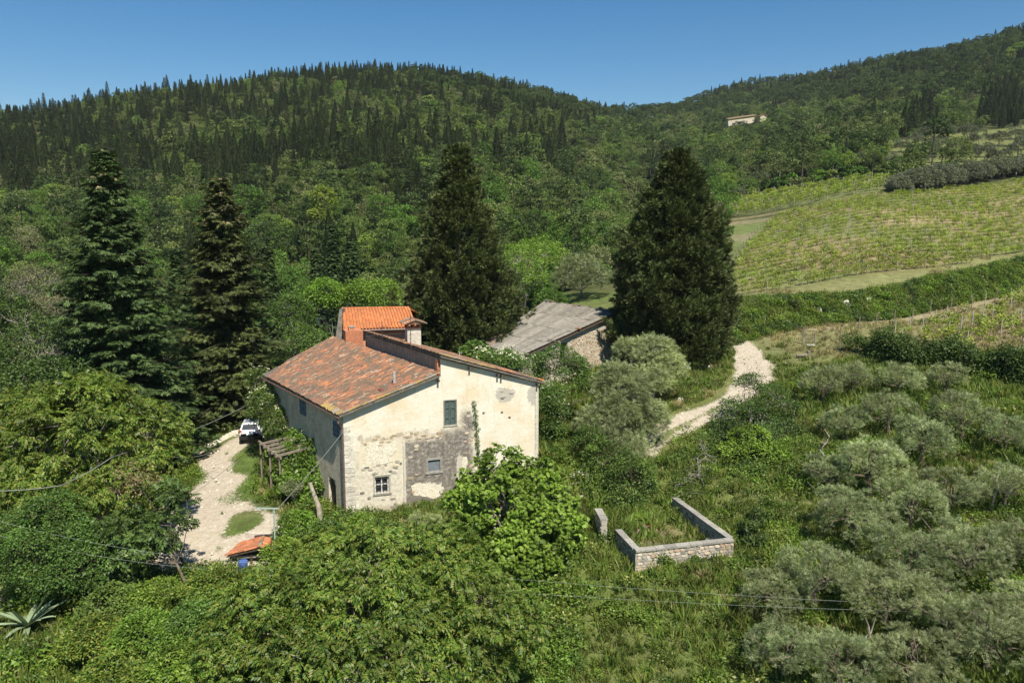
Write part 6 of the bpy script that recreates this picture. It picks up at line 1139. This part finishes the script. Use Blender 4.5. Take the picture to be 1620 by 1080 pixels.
# distant wooden poles
for px, y0, y1, Y, lb in ((938, 322, 347, 300, 'left of two distant pale utility poles at the foot of the hill'), (962, 320, 342, 310, 'right of two distant pale utility poles at the foot of the hill'), (1214, 268, 292, 290, 'distant pale utility pole before the wood above the vineyard')):
    t0 = aY(px, y0, Y); b0 = t0.copy(); b0[2] = min(aY(px, y1, Y)[2], float(T(t0[0], t0[1]))) -.5; MB().tube([b0, t0], [.2, .15], 6).obj('utility_pole', MAT['concrete'], None, label=lb, cat='utility pole')
# ------------------------------------------------------------------ pergola
pg0 = aY(455, 690, 54); pergola = empty('pergola', (pg0[0], pg0[1], 0), 'weathered timber pergola covered in vines against the yard wall', 'pergola')
for i in range(5):
    c = A0+LD*(5.6+i*.85); a = c+LN*.15+UP*3.25; b = c+LN*2.5+UP*3.0; MB().beam(a, b, .1, .14).obj('beam', MAT['old_wood'], pergola)
MB().beam(A0+LD*5.3+LN*2.2+UP*2.9, A0+LD*10.2+LN*2.2+UP*2.9, .12, .12).obj('rail', MAT['old_wood'], pergola)
for i in (0, 1, 2): c = A0+LD*(5.6+i*2.1)+LN*2.2; MB().beam(c-UP*.2, c+UP*2.85, .11, .11, (1, 0, 0)).obj('post', MAT['old_wood'], pergola)
# low stone kerb along the yard's far edge
kb_ = empty('yard_edging', tuple(G(300, 735)), 'low row of pale boulders edging the yard under the spruces', 'stone edging')
for i in range(24):
    f = i/23; q = G(305+f*78, 722-f*42); MB().prism([q+np.array([cos(a)*.32, sin(a)*.25, -.1]) for a in np.arange(6)*pi/3], [q+np.array([cos(a)*.2, sin(a)*.15, .22+.1*random.random()]) for a in np.arange(6)*pi/3]).obj('stone', MAT['pale_stone'], kb_)
# ------------------------------------------------------------------ white hatchback seen from behind
def car(org, rz, label):
    e = empty('parked_car', tuple(org), label, 'car', None, rz); wh = plain('car_white', (.72, .73, .73), .25, .5, .03, 2); blk = plain('car_black', (.02, .02, .02), .5, .3, .1, 4); gl = MAT['glass']; red = plain('tail_red', (.35, .02, .02), .3, .5, .1, 4)
    st = [(-1.98, .42, .78, .72), (-1.95, .3, .95, .80), (-1.7, .25, 1.02, .84), (-.8, .22, 1.0, .86), (.6, .22, .98, .86), (1.3, .24, .9, .84), (1.8, .28, .74, .78), (2.0, .36, .62, .66)]
    V = []; ns = 12
    for y, z0, z1, wv in st:
        for k in range(ns): a = k*2*pi/ns+pi/ns; V.append((np.sign(cos(a))*abs(cos(a))**.45*wv, y, (z0+z1)/2+np.sign(sin(a))*abs(sin(a))**.5*(z1-z0)/2))
    Fs = [(i*ns+j, i*ns+(j+1) % ns, (i+1)*ns+(j+1) % ns, (i+1)*ns+j) for i in range(len(st)-1) for j in range(ns)]+[tuple(range(ns)), tuple(range((len(st)-1)*ns, len(st)*ns))]
    link('body', mesh('body', np.array(V), Fs, wh, True), e)
    def slab(name, pts, mat, par=e): return link(name, mesh(name, np.array(pts), [(0, 1, 2, 3), (7, 6, 5, 4), (0, 4, 5, 1), (1, 5, 6, 2), (2, 6, 7, 3), (3, 7, 4, 0)], mat), par)
    cb = [(-.78, -1.85, .95), (.78, -1.85, .95), (.78, 1.0, .92), (-.78, 1.0, .92)]; ct = [(-.6, -1.45, 1.47), (.6, -1.45, 1.47), (.58, .1, 1.48), (-.58, .1, 1.48)]; slab('cabin', cb+ct, wh)
    slab('rear_window', [(-.62, -1.80, 1.03), (.62, -1.80, 1.03), (.62, -1.7, 1.03), (-.62, -1.7, 1.03), (-.54, -1.535, 1.40), (.54, -1.535, 1.40), (.54, -1.45, 1.40), (-.54, -1.45, 1.40)], gl)
    for sg in (-1, 1):
        slab('side_window', [(sg*.62, -1.45, 1.0), (sg*.79, -1.45, 1.0), (sg*.79, .75, .98), (sg*.62, .75, .98), (sg*.5, -1.2, 1.41), (sg*.645, -1.2, 1.41), (sg*.635, .1, 1.42), (sg*.5, .1, 1.42)], gl)
        slab('tail_light', [(sg*.6, -2.0, .78), (sg*.8, -1.93, .78), (sg*.83, -1.8, .78), (sg*.6, -1.8, .78), (sg*.62, -1.93, 1.02), (sg*.78, -1.88, 1.02), (sg*.8, -1.7, 1.02), (sg*.62, -1.7, 1.02)], red)
        for y in (-1.3, 1.3):
            an = np.arange(14)*2*pi/14; w0 = MB(); w0.tube([(sg*.68, y, .31), (sg*.88, y, .31)], .31, 14); wo = w0.obj('wheel', blk, None); wo.parent = e; h0 = MB(); h0.tube([(sg*.87, y, .31), (sg*.9, y, .31)], .19, 10); ho = h0.obj('hubcap', MAT['zinc'], None); ho.parent = wo; ho.location = np.array(ho.location)-np.array(wo.location)
    slab('rear_bumper', [(-.8, -2.06, .3), (.8, -2.06, .3), (.82, -1.7, .3), (-.82, -1.7, .3), (-.8, -2.06, .58), (.8, -2.06, .58), (.82, -1.7, .6), (-.82, -1.7, .6)], blk)
    slab('number_plate', [(-.26, -2.03, .66), (.26, -2.03, .66), (.26, -1.9, .66), (-.26, -1.9, .66), (-.26, -2.02, .77), (.26, -2.02, .77), (.26, -1.9, .77), (-.26, -1.9, .77)], MAT['white_paint'])
    slab('boot_badge', [(-.07, -2.0, .86), (.07, -2.0, .86), (.07, -1.9, .86), (-.07, -1.9, .86), (-.05, -1.99, .93), (.05, -1.99, .93), (.05, -1.9, .93), (-.05, -1.9, .93)], blk)
    return e
cp = G(400, 690); car(cp, R(12), 'small white hatchback seen from behind at the far end of the gravel yard')
# ------------------------------------------------------------------ distant farmhouse in the woods
fb = aY(1205, 190, 520); fb[2] = float(T(fb[0], fb[1])); dh = empty('distant_farmhouse', tuple(fb), 'far yellow farmhouse with long brown roof in the wood on the right hill', 'house')
L0, L1 = aY(1152, 189, 520), aY(1196, 183, 520); m = MB(); m.box((L0+L1)/2+np.array([0, 3, -2.6]), 17, 5, 3.4, L1-L0); m.obj('wing_wall', MAT['shade_wall'], dh); m = MB(); bk_ = np.array([0, 6, 1.0]); m.prism([L0, L1, L1+bk_, L0+bk_], [L0+UP*.4, L1+UP*.4, L1+bk_+UP*.4, L0+bk_+UP*.4]); m.obj('wing_roof', MAT['rust_earth'], dh)
m = MB(); a = aY(1207, 189, 517); q = [(-1.8, -4.5), (2.2, -4.5), (2.2, 2.0), (.3, 3.2), (-1.8, 2.2)]; m.prism([a+np.array([x, 0, z]) for x, z in q], [a+np.array([x, 8, z]) for x, z in q]); m.obj('gable_wall', plain('yellow_wall', (.5, .45, .28), .9, .1, .1), dh)
m = MB()
for s0_, s1_ in (((-2.3, 1.9), (.3, 3.3)), ((.3, 3.3), (2.7, 1.7))): m.prism([a+np.array([s0_[0], -.5, s0_[1]]), a+np.array([s1_[0], -.5, s1_[1]]), a+np.array([s1_[0], 8.5, s1_[1]]), a+np.array([s0_[0], 8.5, s0_[1]])], [a+np.array([s0_[0], -.5, s0_[1]+.35]), a+np.array([s1_[0], -.5, s1_[1]+.35]), a+np.array([s1_[0], 8.5, s1_[1]+.35]), a+np.array([s0_[0], 8.5, s0_[1]+.35])])
m.obj('gable_roof', MAT['old_tile'], dh)
# ------------------------------------------------------------------ tell look-alikes apart by their order from the left
ORD = 'first second third fourth fifth sixth seventh eighth ninth tenth eleventh twelfth thirteenth fourteenth fifteenth sixteenth seventeenth eighteenth nineteenth twentieth'.split(); ORD += ['twenty-'+q for q in ORD[:9]]+['thirtieth']+['thirty-'+q for q in ORD[:9]]
byl = {}
for o in bpy.data.objects:
    if o.parent is None and 'label' in o.keys() and 'category' in o.keys(): byl.setdefault(o['label'], []).append(o)
for lb, os_ in byl.items():
    if 1 < len(os_) <= len(ORD):
        os_.sort(key=lambda o: float(proj(np.array(o.location))[0]))
        for i, o in enumerate(os_): o['label'] = f'{lb}, '+(('left' if i == 0 else 'right')+' one' if len(os_) == 2 else f'{ORD[i]} from left')
# ------------------------------------------------------------------ summer haze
hb = NB('haze'); pv = hb.n('ShaderNodeVolumePrincipled'); pv.inputs['Color'].default_value = (.8, .87, 1, 1); pv.inputs['Density'].default_value = .00007; pv.inputs['Anisotropy'].default_value = .1; hb.L(pv.outputs[0], hb.out.inputs['Volume'])
m = MB(); m.prism([np.array(q, float) for q in ((-3600, -120, -40), (3600, -120, -40), (3600, 2700, -40), (-3600, 2700, -40))], [np.array(q, float) for q in ((-3600, -120, 320), (3600, -120, 320), (3600, 2700, 320), (-3600, 2700, 320))])
link('haze', mesh('haze', np.concatenate(m.v), m.f, hb.m))['kind'] = 'stuff'
